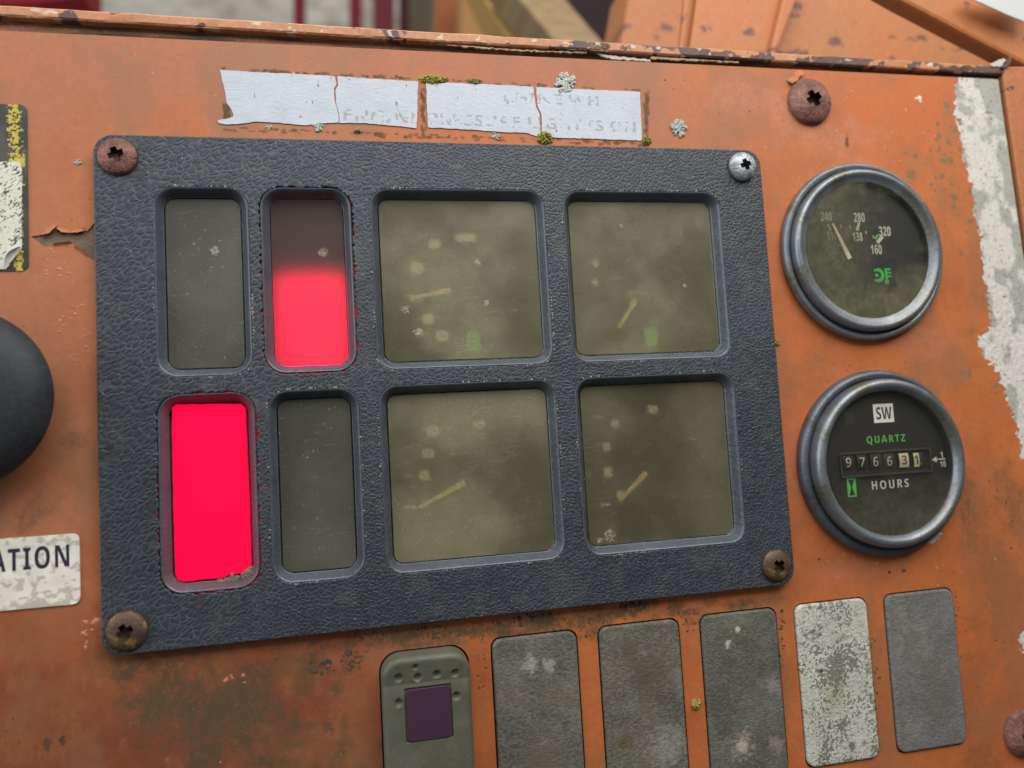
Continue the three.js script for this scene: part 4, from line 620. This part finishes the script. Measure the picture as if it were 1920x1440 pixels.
// big black knob
{
  const p = px(-92, 748, 10), g = thing('push_knob', 'large round black mushroom knob beside the cluster', 'knob', [p[0], p[1], 0]);
  const t = surfTex(-26, -26, 52, 52, 512, 512, (x, y) => { const a = fbm(x / 8, y / 8, 1701, 4), f = fbm(x / 0.8, y / 0.8, 1703, 3), rim = sstep(0.62, 0.7, f + 0.12 * sstep(18, 23, Math.hypot(x, y))); let c = mix3([0.007, 0.009, 0.012], [0.017, 0.02, 0.025], a); c = mix3(c, [0.1, 0.105, 0.07], rim * 0.08); return { c, h: f, r: 0.55 + 0.2 * a }; });
  part('cap', planarUV(lathe([[0, 17], [8, 16.8], [15, 16], [19.5, 14.4], [22.3, 11.8], [23.2, 9.6], [22.6, 8], [20, 7.2], [9, 7]], 96), -26, -26, 52, 52), new THREE.MeshStandardMaterial({ ...t, bumpScale: 0.00005 }), g);
  part('stem', lathe([[9, 7.2], [9, 1], [13, 0.9], [13, 0.02]], 48), std([0.03, 0.03, 0.03], 0.5), g);
}

// ---------------------------------------------------------------- lichen and moss
const greyLichen = [std([0.42, 0.44, 0.39], 0.95), std([0.36, 0.39, 0.35], 0.95)], mossMat = [std([0.3, 0.26, 0.05], 1), std([0.22, 0.2, 0.045], 1)];
function rosette(r, seed) {
  const R = rng(seed), gs = [], n = Math.round(10 + r * 5);
  for (let k = 0; k < n; k++) {
    let a = k / n * 6.283 + (R() - 0.5) * 0.5, x = 0, y = 0; const st = r / 4.5 * (0.65 + 0.5 * R());
    for (let s = 0; s < 4; s++) { a += (R() - 0.5) * 1.5; x += Math.cos(a) * st; y += Math.sin(a) * st; for (let f = 0; f < (s > 1 ? 2 : 1); f++) { const b = a + (f - 0.5) * (s > 1 ? 1.1 : 0), c = new THREE.IcosahedronGeometry(1, 1); c.scale(st * (0.75 + R() * 0.3), st * (0.32 + R() * 0.2), st * (0.28 + R() * 0.2)); c.rotateY((R() - 0.5) * 0.9); c.rotateZ(b); c.translate(x + Math.cos(b) * st * 0.4 * (s > 1), y + Math.sin(b) * st * 0.4 * (s > 1), 0.2 + st * 0.35 * (1.2 - s * 0.15) + R() * st * 0.5); gs.push(c); } }
  }
  const g = mergeGeometries(gs); g.scale(0.92, 0.92, 0.7); return g;
}
function tuft(rx, ry, seed, n) { const R = rng(seed), gs = []; for (let k = 0; k < n; k++) { const a = R() * 6.283, d = Math.sqrt(R()), s = 0.14 + R() * 0.22, c = new THREE.IcosahedronGeometry(s, 0); c.scale(0.8 + R() * 0.8, 0.8 + R() * 0.8, 0.9 + R()); c.rotateZ(R() * 6); c.translate(Math.cos(a) * d * rx, Math.sin(a) * d * ry, 0.15 + (1 - d * d) * Math.min(rx, ry) * 0.8 * R()); gs.push(c); } return mergeGeometries(gs); }
[[1060, 154, 3.5, 'grey rosette of leafy lichen on the top edge of the white decal'], [1272, 240, 3.0, 'grey ring of leafy lichen on orange paint beside the white decal'], [597, 237, 1.5, 'small grey lichen under the first piece of the white decal'], [930, 254, 1.3, 'small grey lichen under the third piece of the white decal'], [505, 238, 0.9, 'tiny pale lichen under the torn corner piece of the decal'], [145, 304, 1.0, 'tiny pale lichen on faded paint beside the black decal']].forEach(([u, v, r, label], k) => { const p = px(u, v, 0.3); solo('grey_lichen', label, 'lichen', rosette(r, 2000 + k), greyLichen[k % 2], [p[0], p[1], 0], 'grey lichens on the panel'); });
[[812, 149, 4.2, 1.3, 150, 'wide yellow green moss tuft over the gap in the white decal'], [890, 152, 2.4, 0.8, 80, 'thin yellow green moss tuft on the upper edge of the third decal piece'], [1022, 258, 2.5, 2.0, 150, 'round yellow green moss tuft under the crack between third and fourth decal pieces'], [1213, 263, 1.5, 1.4, 80, 'small moss tuft at the lower end corner of the white decal'], [1305, 1320, 1.5, 1.4, 80, 'small moss tuft between two grey switch plates'], [670, 245, 0.8, 0.6, 30, 'tiny yellow moss speck under the second decal piece'], [1458, 642, 0.8, 1.0, 30, 'tiny moss speck at the edge of the cluster beside the gauges']].forEach(([u, v, rx, ry, n, label], k) => { const p = px(u, v, 0.3); solo('moss_tuft', label, 'moss', tuft(rx, ry, 2100 + k, n), mossMat[k % 2], [p[0], p[1], 0], 'moss tufts on the panel'); });

// ---------------------------------------------------------------- what stands behind the panel's top edge
function slab(pts, z, d, mat, name, label, cat, group, parent) { const g = planarUV(extrude(polyShape(pts.map(([u, v]) => px(u, v, z).slice(0, 2))), d, Math.min(d / 4, 1.5), z - d), 0, 0, 400, 400); return parent ? part(name, g, mat, parent) : solo(name, label, cat, g, mat, [0, 0, 0], group); }
{
  const mA = new THREE.MeshStandardMaterial({ ...chippedPaint(400, 400, 512, 512, 1801, 0.27, [0.45, 0.125, 0.03]), bumpScale: 0.0003 });   // the machine's orange paint
  const hood = thing('machine_hood', 'orange sheet metal hood rising behind the panel corner', 'hood');
  slab([[1270, 130], [1290, -60], [1960, -60], [1960, 170]], -60, 3, mA, 'back_sheet', '', '', '', hood);
  slab([[1436, 130], [1478, -40], [1510, -40], [1446, 130]], -52, 5, mA, 'fold_strip', '', '', '', hood);
  slab([[1288, 130], [1312, -40], [1480, -40], [1440, 130]], -56, 2, mA, 'inner_sheet', '', '', '', hood);
  slab([[1640, -30], [1690, 0], [1800, 58], [1905, 112], [1980, 150], [1980, -30]], -18, 8, mA, 'corner_plate', '', '', '', hood);
  slab([[1818, -4], [1850, 10], [1890, 28], [1930, 44], [1930, -20], [1818, -20]], -12, 0.6, std([0.5, 0.5, 0.48], 0.6), 'paper_label', 'white scuffed paper label at the corner of machine hood', 'label');
  slab([[1155, 130], [1188, -60], [1318, -60], [1272, 130]], -150, 40, mA, 'orange_post', 'orange painted upright post behind the panel', 'post');
  slab([[1040, 130], [1080, -60], [1190, -60], [1165, 130]], -420, 30, std([0.03, 0.012, 0.016], 0.8), 'dark_gap_slab', 'very dark maroon slab put in for the dark gap beside the orange post', 'post');  // near-black slab put where there is only a dark gap
  const wood = surfTex(0, 0, 400, 400, 512, 512, (x, y) => { const f = fbm(x / 30 + y / 3, y / 60 - x / 9, 1901, 4); return { c: mix3([0.3, 0.19, 0.09], [0.48, 0.33, 0.17], f), h: f, r: 0.8 }; }), wm = new THREE.MeshStandardMaterial({ ...wood, bumpScale: 0.001 });
  slab([[925, -60], [1010, -60], [1140, 90], [1180, 150], [1100, 150], [1010, 40]], -330, 40, wm, 'wooden_plank', 'pale wooden plank leaning beside the dark gap', 'plank');
  slab([[880, -60], [945, -60], [1050, 60], [1090, 150], [1010, 150], [930, 40]], -380, 40, std([0.55, 0.33, 0.1], 0.7), 'yellow_plank', 'yellow painted plank leaning behind the pale plank', 'plank');
  slab([[915, 110], [925, -60], [960, -60], [1020, 110]], -450, 10, std([0.75, 0.76, 0.8], 0.7), 'white_board', 'white board standing behind the leaning planks', 'board');
  slab([[862, 130], [870, -60], [930, -60], [935, 130]], -600, 50, std([0.55, 0.27, 0.09], 0.7), 'tan_post', 'tan orange post behind the white board', 'post');
  slab([[815, 130], [820, -60], [872, -60], [868, 130]], -700, 50, std([0.5, 0.16, 0.06], 0.7), 'orange_pole', 'reddish orange pole among the red posts', 'post');
  const red = std([0.36, 0.012, 0.03], 0.6), red2 = std([0.3, 0.04, 0.055], 0.6), red3 = std([0.09, 0.006, 0.015], 0.6);
  for (const [a, b, m, l] of [[550, 570, red, 'thin bright red post, farthest from the planks'], [655, 679, red, 'bright red post between thin post and dull red post'], [700, 740, red2, 'wide dull red post'], [750, 768, red3, 'very dark red post beside the wide dull red one']]) slab([[a, 130], [a, -60], [b, -60], [b, 130]], -1400, 60, m, 'red_post', l, 'post', 'red posts behind the panel');
  slab([[-60, 10], [-60, -60], [157, -60], [155, -8], [130, -4], [60, 6]], -900, 80, std([0.5, 0.02, 0.03], 0.6), 'red_beam', 'bright red beam end at the corner behind the flange', 'beam');
  slab([[768, 130], [770, -60], [820, -60], [818, 130]], -1500, 60, std([0.25, 0.2, 0.14], 0.8), 'weathered_post', 'grey brown weathered post beside the dark red post', 'post');
  const wt = surfTex(-3000, 0, 6000, 4000, 1024, 683, (x, y) => { const f = fbm(x / 400, y / 90, 1951, 5), g = fbm(x / 60, y / 60, 1953, 3); return { c: mix3([0.3, 0.25, 0.18], [0.56, 0.53, 0.47], sstep(0.3, 0.6, f * 0.7 + g * 0.3)), h: g, r: 0.9 }; });
  const wall = part('yard_wall', planarUV(box(6000, 4000, 120, 0, 2000 - 600, 0), -3000, -600, 6000, 4000), new THREE.MeshStandardMaterial({ ...wt, bumpScale: 0.01 }), scene, [0, 0, -2600]); wall.userData = { label: 'pale weathered concrete wall far behind the panel', category: 'wall', kind: 'structure' };
}
renderer.render(scene, camera);
